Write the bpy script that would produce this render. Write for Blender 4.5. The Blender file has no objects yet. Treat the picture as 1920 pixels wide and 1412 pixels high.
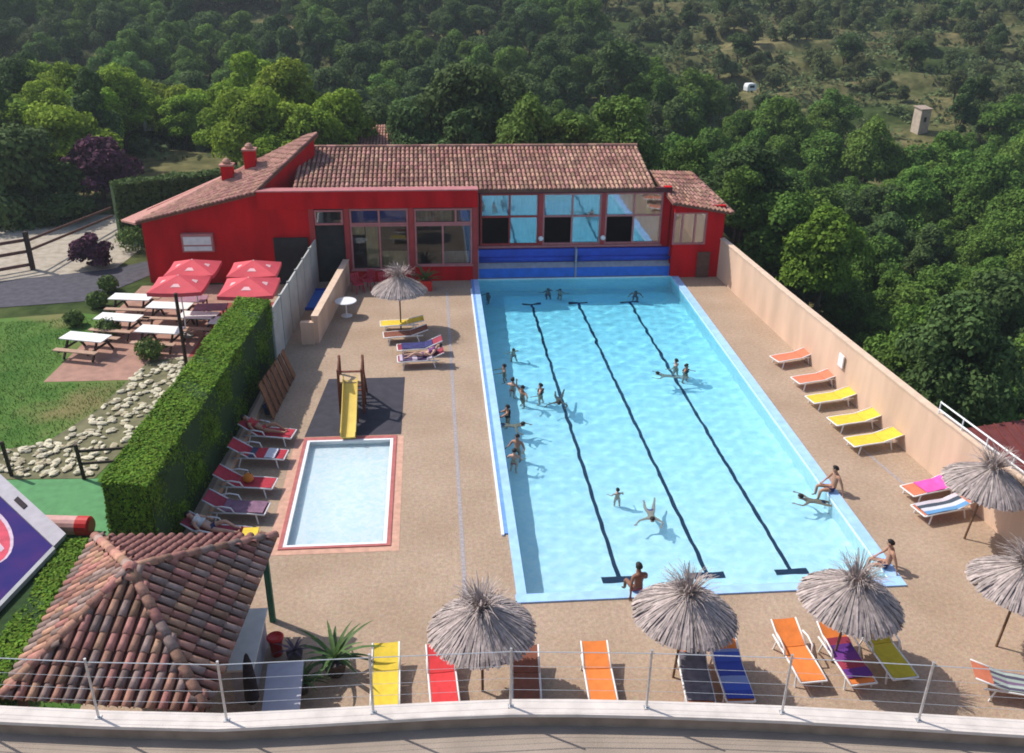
import bpy, math, random
import numpy as np
from mathutils import Vector, Matrix

# ------------------------------------------------------------------ camera, sky, sun, exposure
SC = bpy.context.scene
COL = SC.collection
PW, PH = 1920, 1412                       # photograph size
FPX, PITCH, YAW, ROLL = 1740.0, 0.44312, 0.08941, 0.01294
CAM = np.array([-2.2212, -19.6364, 15.7955])

def cam_axes():
    cy, sy = math.cos(YAW), math.sin(YAW)
    f = np.array([sy*math.cos(PITCH), cy*math.cos(PITCH), -math.sin(PITCH)])
    r = np.array([cy, -sy, 0.0]); u = np.cross(r, f)
    c, s = math.cos(ROLL), math.sin(ROLL)
    return c*r+s*u, -s*r+c*u, f
AR, AU, AF = cam_axes()

cd = bpy.data.cameras.new('camera'); cam = bpy.data.objects.new('camera', cd); COL.objects.link(cam)
cd.sensor_fit = 'HORIZONTAL'; cd.sensor_width = 36.0; cd.lens = 36.0*FPX/PW
cd.clip_start = 0.1; cd.clip_end = 3000
M = Matrix(((AR[0], AU[0], -AF[0], CAM[0]), (AR[1], AU[1], -AF[1], CAM[1]), (AR[2], AU[2], -AF[2], CAM[2]), (0, 0, 0, 1)))
cam.matrix_world = M
SC.camera = cam

SUN_EL = math.radians(49.0)
SUN_TO = np.array([-0.855*math.cos(SUN_EL), 0.519*math.cos(SUN_EL), math.sin(SUN_EL)])   # towards the sun
w = bpy.data.worlds.new('World'); SC.world = w; w.use_nodes = True
wn = w.node_tree.nodes; wl = w.node_tree.links
sky = wn.new('ShaderNodeTexSky'); sky.sky_type = 'NISHITA'; sky.sun_disc = False
sky.sun_elevation = SUN_EL; sky.sun_rotation = math.radians(-58.7)
sky.air_density = 1.0; sky.dust_density = 1.5; sky.ozone_density = 1.0
wn['Background'].inputs['Strength'].default_value = 0.145
wl.new(sky.outputs[0], wn['Background'].inputs['Color'])
sd = bpy.data.lights.new('sun', 'SUN'); sun = bpy.data.objects.new('sun', sd); COL.objects.link(sun)
sd.cycles.is_caustics_light = True; sd.energy = 4.1; sd.angle = math.radians(0.5); sd.color = (1.0, 0.955, 0.88)
sun.location = (-40, 30, 60)
sun.rotation_euler = Vector((-SUN_TO[0], -SUN_TO[1], -SUN_TO[2])).to_track_quat('-Z', 'Y').to_euler()
SC.view_settings.view_transform = 'Standard'; SC.view_settings.look = 'None'
SC.view_settings.exposure = 0.16; SC.view_settings.gamma = 1.0; SC.view_settings.use_curve_mapping = False
SC.render.engine = 'CYCLES'
SC.cycles.use_denoising = True; SC.cycles.filter_width = 1.8
SC.cycles.max_bounces = 7; SC.cycles.transparent_max_bounces = 16; SC.cycles.diffuse_bounces = 3
SC.cycles.glossy_bounces = 3; SC.cycles.transmission_bounces = 5; SC.cycles.volume_bounces = 0

# ------------------------------------------------------------------ pixel helpers
def ray(px, py):
    return ((px-PW/2)/FPX)*AR - ((py-PH/2)/FPX)*AU + AF
def G(px, py, z=0.0):
    d = ray(px, py); t = (z-CAM[2])/d[2]
    return Vector(CAM+t*d)
def GY(px, py, y):
    d = ray(px, py); t = (y-CAM[1])/d[1]
    return Vector(CAM+t*d)
def P(x, y, z):
    d = np.array([x, y, z])-CAM; zz = d@AF
    if zz < .1: return (-9e9, -9e9, zz)
    return (PW/2+FPX*(d@AR)/zz, PH/2-FPX*(d@AU)/zz, zz)

# ------------------------------------------------------------------ materials
MATS = {}
def mat(name, col, rough=.7, var=.15, scale=6.0, bump=0.0, bscale=None, col2=None, metal=0.0, spec=.3,
        rnd=0.0, island=0.0, detail=4.0, transl=0.0, stretch=None, hue=0.0):
    """one procedural material: noise-varied colour, optional second colour, bump, per-object / per-island value shift"""
    if name in MATS: return MATS[name]
    m = bpy.data.materials.new(name); m.use_nodes = True; MATS[name] = m
    nt = m.node_tree; N = nt.nodes; L = nt.links
    bs = N['Principled BSDF']; out = N['Material Output']
    bs.inputs['Roughness'].default_value = rough; bs.inputs['Metallic'].default_value = metal
    bs.inputs['Specular IOR Level'].default_value = spec
    tc = N.new('ShaderNodeTexCoord'); vec = tc.outputs['Object']
    if stretch:
        mp = N.new('ShaderNodeMapping'); mp.inputs['Scale'].default_value = stretch
        L.new(vec, mp.inputs['Vector']); vec = mp.outputs[0]
    nz = N.new('ShaderNodeTexNoise'); nz.inputs['Scale'].default_value = scale; nz.inputs['Detail'].default_value = detail
    L.new(vec, nz.inputs['Vector'])
    mr = N.new('ShaderNodeMapRange'); mr.inputs['From Min'].default_value = .3; mr.inputs['From Max'].default_value = .7
    L.new(nz.outputs['Fac'], mr.inputs['Value'])
    mx = N.new('ShaderNodeMix'); mx.data_type = 'RGBA'
    if col2 is None:
        a = [max(0, c*(1-var)) for c in col]; b = [min(1, c*(1+var)) for c in col]
    else: a, b = col, col2
    mx.inputs[6].default_value = (*a, 1); mx.inputs[7].default_value = (*b, 1)
    L.new(mr.outputs[0], mx.inputs[0])
    c = mx.outputs[2]
    if rnd or island or hue:
        hs = N.new('ShaderNodeHueSaturation'); L.new(c, hs.inputs['Color'])
        src = []
        if rnd:
            oi = N.new('ShaderNodeObjectInfo'); src.append((oi.outputs['Random'], rnd))
        if island:
            ge = N.new('ShaderNodeNewGeometry'); src.append((ge.outputs['Random Per Island'], island))
        val = None
        for s, k in src:
            ma = N.new('ShaderNodeMapRange'); ma.inputs['To Min'].default_value = 1-k; ma.inputs['To Max'].default_value = 1+k
            L.new(s, ma.inputs['Value'])
            if val is None: val = ma.outputs[0]
            else:
                mm = N.new('ShaderNodeMath'); mm.operation = 'MULTIPLY'
                L.new(val, mm.inputs[0]); L.new(ma.outputs[0], mm.inputs[1]); val = mm.outputs[0]
        if val is not None: L.new(val, hs.inputs['Value'])
        if hue and src:
            wn_ = N.new('ShaderNodeTexWhiteNoise'); wn_.noise_dimensions = '1D'; L.new(src[0][0], wn_.inputs['W'])
            mh = N.new('ShaderNodeMapRange'); mh.inputs['To Min'].default_value = .5-hue; mh.inputs['To Max'].default_value = .5+hue
            L.new(wn_.outputs['Value'], mh.inputs['Value']); L.new(mh.outputs[0], hs.inputs['Hue'])
        c = hs.outputs[0]
    L.new(c, bs.inputs['Base Color'])
    if bump:
        n2 = N.new('ShaderNodeTexNoise'); n2.inputs['Scale'].default_value = bscale or scale*4; n2.inputs['Detail'].default_value = 3
        L.new(vec, n2.inputs['Vector'])
        bp = N.new('ShaderNodeBump'); bp.inputs['Strength'].default_value = bump; bp.inputs['Distance'].default_value = .02
        L.new(n2.outputs['Fac'], bp.inputs['Height']); L.new(bp.outputs[0], bs.inputs['Normal'])
    if transl:
        tr = N.new('ShaderNodeBsdfTranslucent'); L.new(c, tr.inputs['Color'])
        ms = N.new('ShaderNodeMixShader'); ms.inputs[0].default_value = transl
        L.new(bs.outputs[0], ms.inputs[1]); L.new(tr.outputs[0], ms.inputs[2]); L.new(ms.outputs[0], out.inputs['Surface'])
    return m

def glass_mat(name, tint=(.75, .82, .85), gloss=.25):
    if name in MATS: return MATS[name]
    m = bpy.data.materials.new(name); m.use_nodes = True; MATS[name] = m
    N = m.node_tree.nodes; L = m.node_tree.links
    N.remove(N['Principled BSDF'])
    t = N.new('ShaderNodeBsdfTransparent'); t.inputs[0].default_value = (*tint, 1)
    g = N.new('ShaderNodeBsdfGlossy'); g.inputs['Roughness'].default_value = .03; g.inputs[0].default_value = (.9, .95, 1, 1)
    fr = N.new('ShaderNodeFresnel'); fr.inputs['IOR'].default_value = 1.5
    nz = N.new('ShaderNodeTexNoise'); nz.inputs['Scale'].default_value = 1.3
    bp = N.new('ShaderNodeBump'); bp.inputs['Strength'].default_value = .04; bp.inputs['Distance'].default_value = .1
    L.new(nz.outputs[0], bp.inputs['Height']); L.new(bp.outputs[0], g.inputs['Normal'])
    ad = N.new('ShaderNodeMath'); ad.operation = 'ADD'; ad.inputs[1].default_value = gloss*.4
    L.new(fr.outputs[0], ad.inputs[0])
    ms = N.new('ShaderNodeMixShader'); L.new(ad.outputs[0], ms.inputs[0]); L.new(t.outputs[0], ms.inputs[1]); L.new(g.outputs[0], ms.inputs[2])
    L.new(ms.outputs[0], N['Material Output'].inputs['Surface'])
    return m

# ------------------------------------------------------------------ mesh builder
class MB:
    def __init__(s): s.v = []; s.f = []; s.mi = []
    def add(s, vs, fs, m=0):
        o = len(s.v); s.v += [tuple(a) for a in vs]; s.f += [tuple(i+o for i in f) for f in fs]; s.mi += [m]*len(fs); return s
    def box(s, c, d, rz=0.0, m=0, R=None):
        x, y, z = d[0]/2, d[1]/2, d[2]/2
        vs = [Vector((a*x, b*y, e*z)) for e in (-1, 1) for b in (-1, 1) for a in (-1, 1)]
        if R is None: R = Matrix.Rotation(rz, 3, 'Z')
        vs = [R@q+Vector(c) for q in vs]
        return s.add(vs, [(0, 2, 3, 1), (4, 5, 7, 6), (0, 1, 5, 4), (2, 6, 7, 3), (0, 4, 6, 2), (1, 3, 7, 5)], m)
    def bb(s, a, b, m=0):
        return s.box([(a[i]+b[i])/2 for i in range(3)], [abs(b[i]-a[i]) for i in range(3)], 0, m)
    def beam(s, a, b, w, h, m=0, up=(0, 0, 1)):
        a = Vector(a); b = Vector(b); d = (b-a); L = d.length; d.normalize(); u = Vector(up)
        if abs(d.dot(u)) > .98: u = Vector((0, 1, 0))
        r = d.cross(u).normalized(); u2 = r.cross(d)
        R = Matrix((r, d, u2)).transposed()
        return s.box((a+b)/2, (w, L, h), 0, m, R)
    def tube(s, pts, r, n=8, m=0, cap=True):
        pts = [Vector(p) for p in pts]; rs = r if isinstance(r, (list, tuple)) else [r]*len(pts)
        o = len(s.v); prev = None
        for i, p in enumerate(pts):
            d = (pts[min(i+1, len(pts)-1)]-pts[max(i-1, 0)]).normalized()
            u = Vector((0, 0, 1)) if abs(d.z) < .95 else Vector((1, 0, 0))
            a = d.cross(u).normalized() if prev is None else (prev-d*prev.dot(d)).normalized()
            prev = a; b = d.cross(a)
            for k in range(n):
                t = 2*math.pi*k/n; s.v.append(tuple(p+(a*math.cos(t)+b*math.sin(t))*rs[i]))
        for i in range(len(pts)-1):
            for k in range(n):
                s.f.append((o+i*n+k, o+i*n+(k+1) % n, o+(i+1)*n+(k+1) % n, o+(i+1)*n+k)); s.mi.append(m)
        if cap:
            s.f.append(tuple(o+k for k in range(n))[::-1]); s.f.append(tuple(o+(len(pts)-1)*n+k for k in range(n))); s.mi += [m, m]
        return s
    def lathe(s, prof, c=(0, 0, 0), n=16, m=0):
        o = len(s.v)
        for r, z in prof:
            for k in range(n):
                t = 2*math.pi*k/n; s.v.append((c[0]+r*math.cos(t), c[1]+r*math.sin(t), c[2]+z))
        for i in range(len(prof)-1):
            for k in range(n):
                s.f.append((o+i*n+k, o+i*n+(k+1) % n, o+(i+1)*n+(k+1) % n, o+(i+1)*n+k)); s.mi.append(m)
        s.f.append(tuple(o+k for k in range(n))[::-1]); s.f.append(tuple(o+(len(prof)-1)*n+k for k in range(n))); s.mi += [m, m]
        return s
    def prism(s, poly, z0, z1, m=0):
        n = len(poly); vs = [(p[0], p[1], z0) for p in poly]+[(p[0], p[1], z1) for p in poly]
        fs = [tuple(range(n))[::-1], tuple(range(n, 2*n))]+[(i, (i+1) % n, n+(i+1) % n, n+i) for i in range(n)]
        return s.add(vs, fs, m)
    def slab(s, pts, t, m=0):
        """polygon in space thickened downwards by t"""
        n = len(pts); pts = [Vector(p) for p in pts]
        nm = (pts[1]-pts[0]).cross(pts[2]-pts[0]).normalized()
        if nm.z < 0: nm = -nm
        vs = pts+[p-nm*t for p in pts]
        return s.add(vs, [tuple(range(n)), tuple(range(n, 2*n))[::-1]]+[(i, n+i, n+(i+1) % n, (i+1) % n) for i in range(n)], m)
    def mesh(s, name, mats, smooth=False):
        me = bpy.data.meshes.new(name); me.from_pydata(s.v, [], s.f)
        mats = mats if isinstance(mats, (list, tuple)) else [mats]
        for q in mats: me.materials.append(q)
        if len(mats) > 1: me.polygons.foreach_set('material_index', s.mi)
        if smooth: me.polygons.foreach_set('use_smooth', [True]*len(me.polygons))
        me.update(); return me

def link(name, me, parent=None, loc=None, rz=None, **k):
    o = bpy.data.objects.new(name, me); COL.objects.link(o)
    if loc is not None: o.location = loc
    if rz is not None: o.rotation_euler = (0, 0, rz)
    if parent is not None: o.parent = parent
    for a, b in k.items(): o[a] = b
    return o
def build(mb, name, mats, parent=None, smooth=False, **k):
    return link(name, mb.mesh(name, mats, smooth), parent, **k)
def thing(name, label, cat, loc=(0, 0, 0), rz=0.0, group=None):
    o = link(name, None, None, loc, rz, label=label, category=cat)
    o.empty_display_size = .2
    if group: o['group'] = group
    return o
def tag(o, label, cat, group=None):
    o['label'] = label; o['category'] = cat
    if group: o['group'] = group
    return o
def dup(root, loc, rz=0.0, label=None, group=None, scale=None):
    r = root.copy(); COL.objects.link(r); r.location = loc; r.rotation_euler = (0, 0, rz)
    if scale is not None: r.scale = (scale,)*3 if not isinstance(scale, (tuple, list)) else scale
    if label: r['label'] = label
    if group: r['group'] = group
    for ch in root.children:
        c = ch.copy(); COL.objects.link(c); c.parent = r
        for g in ch.children:
            q = g.copy(); COL.objects.link(q); q.parent = c
    return r
rng = random.Random(7)

# ------------------------------------------------------------------ terrain
def sm(a, b, x):
    t = np.clip((x-a)/(b-a), 0, 1); return t*t*(3-2*t)
def hgt(x, y):
    x = np.asarray(x, float); y = np.asarray(y, float)
    z = np.full(np.broadcast(x, y).shape, -.03)
    east = sm(13.9, 24, x)*-8.0*sm(-20, -5, y)                            # falls away right of the pool wall
    nd = np.where(x < -14, 52, 31)
    north = -6.5*sm(0, 22, y-np.interp(x, [-40, -14, -6, 15, 40], [58, 52, 36, 32, 32]))
    z = z+np.minimum(east, north)
    und = 1.3*np.sin(x*.043+1.2)*np.sin(y*.037+.5)+.7*np.sin(x*.11+y*.07)
    far = sm(40, 75, y)
    z = z+und*far
    start = np.interp(x, [-60, -10, 30, 90], [78, 72, 58, 62])
    hill = np.maximum(0, y-start)
    rise = .13*hill+.00035*hill**2
    # terraces on the right-hand slope
    tz = sm(22, 40, x+.12*(y-100))*sm(84, 96, y)
    st = 1.5; q = (rise+.05*np.sin(x*.09)*6)/st; fl = np.floor(q); fr = q-fl
    ter = (fl+sm(.72, .98, fr))*st-.05*np.sin(x*.09)*6
    z = z+rise*(1-tz)+ter*tz
    # lowered under the pool terrace and buildings
    box = ((x > -8.2) & (x < 12.6) & (y > -6.2) & (y < 28.2)).astype(float)
    z = z-3.0*box
    # road level on the near side of the retaining wall
    z = np.where(y < -8.2, np.where(x < 30, 2.3, z), z)
    return z
def H(x, y): return float(hgt(x, y))
def GT(px, py, zoff=0.0):
    """where a pixel's ray meets the terrain"""
    d = ray(px, py); t = 30.0
    while t < 600:
        q = CAM+t*d
        if q[2]-zoff < H(q[0], q[1]): break
        t += .4
    return Vector((q[0], q[1], H(q[0], q[1])))

xs = np.concatenate([np.arange(-140, -80, 20), np.arange(-80, -32, 3), np.arange(-32, 34, 1.0), np.arange(34, 130, 2.2), np.arange(130, 191, 20)])
ys = np.concatenate([np.arange(-80, -10, 10), np.arange(-10, 40, 1.0), np.arange(40, 84, 2), np.arange(84, 180, .9), np.arange(180, 241, 5)])
X, Yg = np.meshgrid(xs, ys); Z = hgt(X, Yg)
vt = np.stack([X.ravel(), Yg.ravel(), Z.ravel()], 1)
nx, ny = len(xs), len(ys)
ii = (np.arange(ny-1)[:, None]*nx+np.arange(nx-1)[None]).ravel()
fc = np.stack([ii, ii+1, ii+nx+1, ii+nx], 1)
me = bpy.data.meshes.new('ground'); me.from_pydata(vt.tolist(), [], fc.tolist())

def ground_mat():
    m = bpy.data.materials.new('hill_ground'); m.use_nodes = True
    N = m.node_tree.nodes; L = m.node_tree.links; bs = N['Principled BSDF']; bs.inputs['Roughness'].default_value = .95
    bs.inputs['Specular IOR Level'].default_value = .1
    tc = N.new('ShaderNodeTexCoord')
    n1 = N.new('ShaderNodeTexNoise'); n1.inputs['Scale'].default_value = .06; n1.inputs['Detail'].default_value = 6
    n2 = N.new('ShaderNodeTexNoise'); n2.inputs['Scale'].default_value = .9; n2.inputs['Detail'].default_value = 6
    L.new(tc.outputs['Object'], n1.inputs[0]); L.new(tc.outputs['Object'], n2.inputs[0])
    r1 = N.new('ShaderNodeValToRGB'); e = r1.color_ramp.elements
    e[0].position = .38; e[0].color = (.05, .075, .022, 1); e[1].position = .62; e[1].color = (.2, .17, .085, 1)
    L.new(n1.outputs[0], r1.inputs[0])
    r2 = N.new('ShaderNodeValToRGB'); e = r2.color_ramp.elements
    e[0].position = .35; e[0].color = (.55, .6, .5, 1); e[1].position = .7; e[1].color = (1.25, 1.2, 1.1, 1)
    L.new(n2.outputs[0], r2.inputs[0])
    mx = N.new('ShaderNodeMix'); mx.data_type = 'RGBA'; mx.blend_type = 'MULTIPLY'; mx.inputs[0].default_value = 1
    L.new(r1.outputs[0], mx.inputs[6]); L.new(r2.outputs[0], mx.inputs[7]); L.new(mx.outputs[2], bs.inputs['Base Color'])
    bp = N.new('ShaderNodeBump'); bp.inputs['Distance'].default_value = .3; bp.inputs['Strength'].default_value = .8
    L.new(n2.outputs[0], bp.inputs['Height']); L.new(bp.outputs[0], bs.inputs['Normal'])
    return m
me.materials.append(ground_mat()); me.polygons.foreach_set('use_smooth', [True]*len(me.polygons))
link('ground', me, kind='structure')

# ------------------------------------------------------------------ surfaces of the terrace
def deck_mat():
    m = bpy.data.materials.new('deck'); m.use_nodes = True
    N = m.node_tree.nodes; L = m.node_tree.links; bs = N['Principled BSDF']; bs.inputs['Roughness'].default_value = .85
    bs.inputs['Specular IOR Level'].default_value = .2
    tc = N.new('ShaderNodeTexCoord')
    n1 = N.new('ShaderNodeTexNoise'); n1.inputs['Scale'].default_value = .45; n1.inputs['Detail'].default_value = 5
    n2 = N.new('ShaderNodeTexNoise'); n2.inputs['Scale'].default_value = 9; n2.inputs['Detail'].default_value = 5; n2.inputs['Roughness'].default_value = .75
    n3 = N.new('ShaderNodeTexVoronoi'); n3.inputs['Scale'].default_value = 26
    for n in (n1, n2, n3): L.new(tc.outputs['Object'], n.inputs['Vector'])
    r1 = N.new('ShaderNodeValToRGB'); e = r1.color_ramp.elements
    e[0].position = .33; e[0].color = (.40, .288, .200, 1); e[1].position = .68; e[1].color = (.485, .360, .262, 1)
    L.new(n1.outputs[0], r1.inputs[0])
    r2 = N.new('ShaderNodeValToRGB'); e = r2.color_ramp.elements
    e[0].position = .3; e[0].color = (.72, .70, .70, 1); e[1].position = .72; e[1].color = (1.16, 1.16, 1.16, 1)
    L.new(n2.outputs[0], r2.inputs[0])
    mx = N.new('ShaderNodeMix'); mx.data_type = 'RGBA'; mx.blend_type = 'MULTIPLY'; mx.inputs[0].default_value = 1
    L.new(r1.outputs[0], mx.inputs[6]); L.new(r2.outputs[0], mx.inputs[7])
    mx2 = N.new('ShaderNodeMix'); mx2.data_type = 'RGBA'; mx2.blend_type = 'MULTIPLY'; mx2.inputs[0].default_value = .12
    L.new(mx.outputs[2], mx2.inputs[6]); L.new(n3.outputs['Color'], mx2.inputs[7]); L.new(mx2.outputs[2], bs.inputs['Base Color'])
    bp = N.new('ShaderNodeBump'); bp.inputs['Distance'].default_value = .012; bp.inputs['Strength'].default_value = .6
    L.new(n3.outputs['Distance'], bp.inputs['Height']); L.new(bp.outputs[0], bs.inputs['Normal'])
    return m
DECK = deck_mat()
PX0, PX1, PY0, PY1 = 0.0, 10.0, 0.0, 25.2       # pool basin
KX0, KX1, KY0, KY1 = -6.72, -3.78, 2.55, 8.75   # children's pool basin

def rects_without(x0, x1, y0, y1, holes):
    xsx = sorted({x0, x1, *[h[0] for h in holes], *[h[1] for h in holes]}); ysy = sorted({y0, y1, *[h[2] for h in holes], *[h[3] for h in holes]})
    for a, b in zip(xsx, xsx[1:]):
        for c, d in zip(ysy, ysy[1:]):
            mxx, myy = (a+b)/2, (c+d)/2
            if not any(h[0] < mxx < h[1] and h[2] < myy < h[3] for h in holes): yield a, b, c, d
mb = MB()
for a, b, c, d in rects_without(-10.4, 14.6, -7.9, 25.6, [(PX0-.05, PX1+.05, PY0-.05, PY1+.3), (KX0-.03, KX1+.03, KY0-.03, KY1+.03)]):
    mb.add([(a, c, .0), (b, c, .0), (b, d, .0), (a, d, .0)], [(0, 1, 2, 3)])
build(mb, 'pool_deck', DECK, kind='structure')

# pool basin
def tile_mat(name, c1, c2, scale):
    m = bpy.data.materials.new(name); m.use_nodes = True
    N = m.node_tree.nodes; L = m.node_tree.links; bs = N['Principled BSDF']; bs.inputs['Roughness'].default_value = .4
    tc = N.new('ShaderNodeTexCoord')
    vo = N.new('ShaderNodeTexVoronoi'); vo.inputs['Scale'].default_value = scale; vo.distance = 'CHEBYCHEV'
    nz = N.new('ShaderNodeTexNoise'); nz.inputs['Scale'].default_value = 2.6; nz.inputs['Detail'].default_value = 6; nz.inputs['Roughness'].default_value = .7
    L.new(tc.outputs['Object'], vo.inputs['Vector']); L.new(tc.outputs['Object'], nz.inputs['Vector'])
    ad = N.new('ShaderNodeMath'); ad.operation = 'MULTIPLY_ADD'; ad.inputs[1].default_value = .45
    sp = N.new('ShaderNodeSeparateColor'); L.new(vo.outputs['Color'], sp.inputs[0])
    mr = N.new('ShaderNodeMath'); mr.operation = 'MULTIPLY'; mr.inputs[1].default_value = .7; L.new(nz.outputs[0], mr.inputs[0])
    L.new(sp.outputs[0], ad.inputs[0]); L.new(mr.outputs[0], ad.inputs[2])
    rp = N.new('ShaderNodeValToRGB'); e = rp.color_ramp.elements
    e[0].position = .3; e[0].color = (*c1, 1); e[1].position = .8; e[1].color = (*c2, 1)
    L.new(ad.outputs[0], rp.inputs[0]); L.new(rp.outputs[0], bs.inputs['Base Color'])
    return m
LINER = tile_mat('pool_mosaic', (.74, .88, .93), (.90, .96, .97), 7.0)
D0, D1 = .85, 1.80                              # depth at near and far end
pool = link('swimming_pool', None, kind='structure')
mb = MB()
c = [(PX0, PY0), (PX1, PY0), (PX1, PY1), (PX0, PY1)]; dz = [-D0, -D0, -D1, -D1]
top = [(a, b, -.02) for a, b in c]; bot = [(a, b, z) for (a, b), z in zip(c, dz)]
mb.add(top+bot, [(4, 5, 6, 7), (0, 1, 5, 4), (1, 2, 6, 5), (2, 3, 7, 6), (3, 0, 4, 7)])
build(mb, 'pool_basin', LINER, pool).cycles.is_caustics_receiver = True
def fz(y): return -(D0+(D1-D0)*(y-PY0)/(PY1-PY0))
navy = mat('lane_navy', (.015, .025, .06), .5, .2, 8)
for lx, lf_ in ((2.75, 2.55), (5.30, 4.90), (7.74, 7.5)):
    mb = MB(); y0, y1 = 1.32, 23.2; w_ = .062
    mb.add([(lx-w_, y0, fz(y0)+.006), (lx+w_, y0, fz(y0)+.006), (lf_+w_, y1, fz(y1)+.006), (lf_-w_, y1, fz(y1)+.006)], [(0, 1, 2, 3)])
    for yy, s in ((y0, -1), (y1, 1)):
        lx = lx if s < 0 else lf_
        ya, yb = sorted((yy, yy+s*.26))
        mb.add([(lx-.48, ya, fz(ya)+.007), (lx+.48, ya, fz(ya)+.007), (lx+.48, yb, fz(yb)+.007), (lx-.48, yb, fz(yb)+.007)], [(0, 1, 2, 3)])
    build(mb, 'lane_line', navy, pool).cycles.is_caustics_receiver = True
cop = mat('pool_coping', (.36, .58, .90), .55, .12, 3, .1)
copw = mat('pool_coping_white', (.70, .80, .93), .5, .1, 3, .1)
copb = mat('pool_gutter_blue', (.16, .33, .72), .5, .15, 4)
def rim(name, boxes, m):
    mb = MB()
    for a, b in boxes: mb.bb(a, b)
    build(mb, name, m, pool)
for i, (a, b) in enumerate((((PX0-.3, PY0-.34, -.02), (PX1+.32, PY0, .05)), ((PX1, PY0, -.02), (PX1+.32, PY1, .052)), ((PX0-.26, PY0, -.02), (PX0, PY1, .051)))):
    rim('coping', [(a, b)], cop)
rim('gutter', [((PX0-.38, 2.8, -.3), (PX0-.26, PY1, .045))], copb)
rim('gutter_edge', [((PX0-.46, 2.72, -.3), (PX0-.38, PY1-1.6, .06))], copw)
# water: a rippled refracting surface; the sun reaches the floor through it as real caustics
def water_mat(name, near, far, y0, y1):
    m = bpy.data.materials.new(name); m.use_nodes = True
    N = m.node_tree.nodes; L = m.node_tree.links; N.remove(N['Principled BSDF'])
    gl = N.new('ShaderNodeBsdfGlass'); gl.inputs['IOR'].default_value = 1.33; gl.inputs['Roughness'].default_value = 0.0
    tc = N.new('ShaderNodeTexCoord'); sp = N.new('ShaderNodeSeparateXYZ'); L.new(tc.outputs['Object'], sp.inputs[0])
    mr = N.new('ShaderNodeMapRange'); mr.inputs['From Min'].default_value = y0; mr.inputs['From Max'].default_value = y1; L.new(sp.outputs[1], mr.inputs[0])
    mx = N.new('ShaderNodeMix'); mx.data_type = 'RGBA'; mx.inputs[6].default_value = (*near, 1); mx.inputs[7].default_value = (*far, 1)   # deeper water absorbs more red
    L.new(mr.outputs[0], mx.inputs[0]); L.new(mx.outputs[2], gl.inputs['Color']); L.new(gl.outputs[0], N['Material Output'].inputs['Surface'])
    return m
def water_sheet(name, x0, x1, y0, y1, z, m, step, amp, seed, waves=40, lam=(.35, 1.6)):
    nx_, ny_ = int((x1-x0)/step)+1, int((y1-y0)/step)+1
    gx, gy = np.meshgrid(np.linspace(x0, x1, nx_), np.linspace(y0, y1, ny_)); gz = np.zeros_like(gx); rg = np.random.default_rng(seed)
    for k in range(waves):
        l = rg.uniform(*lam); a = rg.uniform(0, 2*np.pi); gz += amp*l*np.sin(2*np.pi/l*(gx*np.cos(a)+gy*np.sin(a))+rg.uniform(0, 6.28))
    i_ = (np.arange(ny_-1)[:, None]*nx_+np.arange(nx_-1)[None]).ravel()
    me = bpy.data.meshes.new(name); me.from_pydata(np.stack([gx.ravel(), gy.ravel(), (gz+z).ravel()], 1).tolist(), [], np.stack([i_, i_+1, i_+nx_+1, i_+nx_], 1).tolist())
    me.materials.append(m); me.polygons.foreach_set('use_smooth', [True]*len(me.polygons))
    o = link(name, me, kind='structure'); o.cycles.is_caustics_caster = True
    return o
wz = -.09
water_sheet('pool_water', PX0-.02, PX1+.02, PY0-.02, PY1+.02, wz, water_mat('pool_water', (.80, .945, .99), (.50, .885, .99), 0, 22), .05, .00115, 3, 46, (.28, 1.25))
# children's pool
kp = link('paddling_pool', None, kind='structure')
mb = MB()
c = [(KX0, KY0), (KX1, KY0), (KX1, KY1), (KX0, KY1)]
mb.add([(a, b, .0) for a, b in c]+[(a, b, -.32) for a, b in c], [(4, 5, 6, 7), (0, 1, 5, 4), (1, 2, 6, 5), (2, 3, 7, 6), (3, 0, 4, 7)])
build(mb, 'pool_basin', tile_mat('paddling_mosaic', (.70, .86, .90), (.88, .94, .95), 9), kp).cycles.is_caustics_receiver = True
pinkc = mat('pink_coping', (.44, .13, .12), .7, .15, 4, .1)
whitec = mat('white_rim', (.80, .80, .80), .5, .06, 4)
for a, b in (((KX0-.12, KY0-.1, -.1), (KX1+.12, KY0, .035)), ((KX0-.12, KY1, -.1), (KX1+.12, KY1+.2, .035)), ((KX0-.12, KY0, -.1), (KX0, KY1, .036)), ((KX1, KY0, -.1), (KX1+.12, KY1, .036))):
    mb = MB(); mb.bb(a, b); build(mb, 'coping', pinkc, kp)
for a, b in (((KX0, KY0, -.1), (KX1, KY0+.1, .028)), ((KX0, KY1-.1, -.1), (KX1, KY1, .028)), ((KX0, KY0+.1, -.1), (KX0+.1, KY1-.1, .027)), ((KX1-.1, KY0+.1, -.1), (KX1, KY1-.1, .027))):
    mb = MB(); mb.bb(a, b); build(mb, 'inner_rim', whitec, kp)
water_sheet('paddling_water', KX0-.01, KX1+.01, KY0-.01, KY1+.01, -.045, water_mat('paddling_water', (.955, .975, .985), (.95, .97, .98), 0, 9), .06, .0008, 5)
pav = mat('pink_paving', (.58, .33, .24), .8, .15, 5, .15)
mb = MB()
for a, b, c, d in rects_without(KX0-.42, KX1+.36, KY0-.34, KY1+.2, [(KX0-.12, KX1+.12, KY0-.1, KY1+.2)]): mb.add([(a, c, .006), (b, c, .006), (b, d, .006), (a, d, .006)], [(0, 1, 2, 3)])
build(mb, 'pink_paving', pav, kind='structure')
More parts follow.
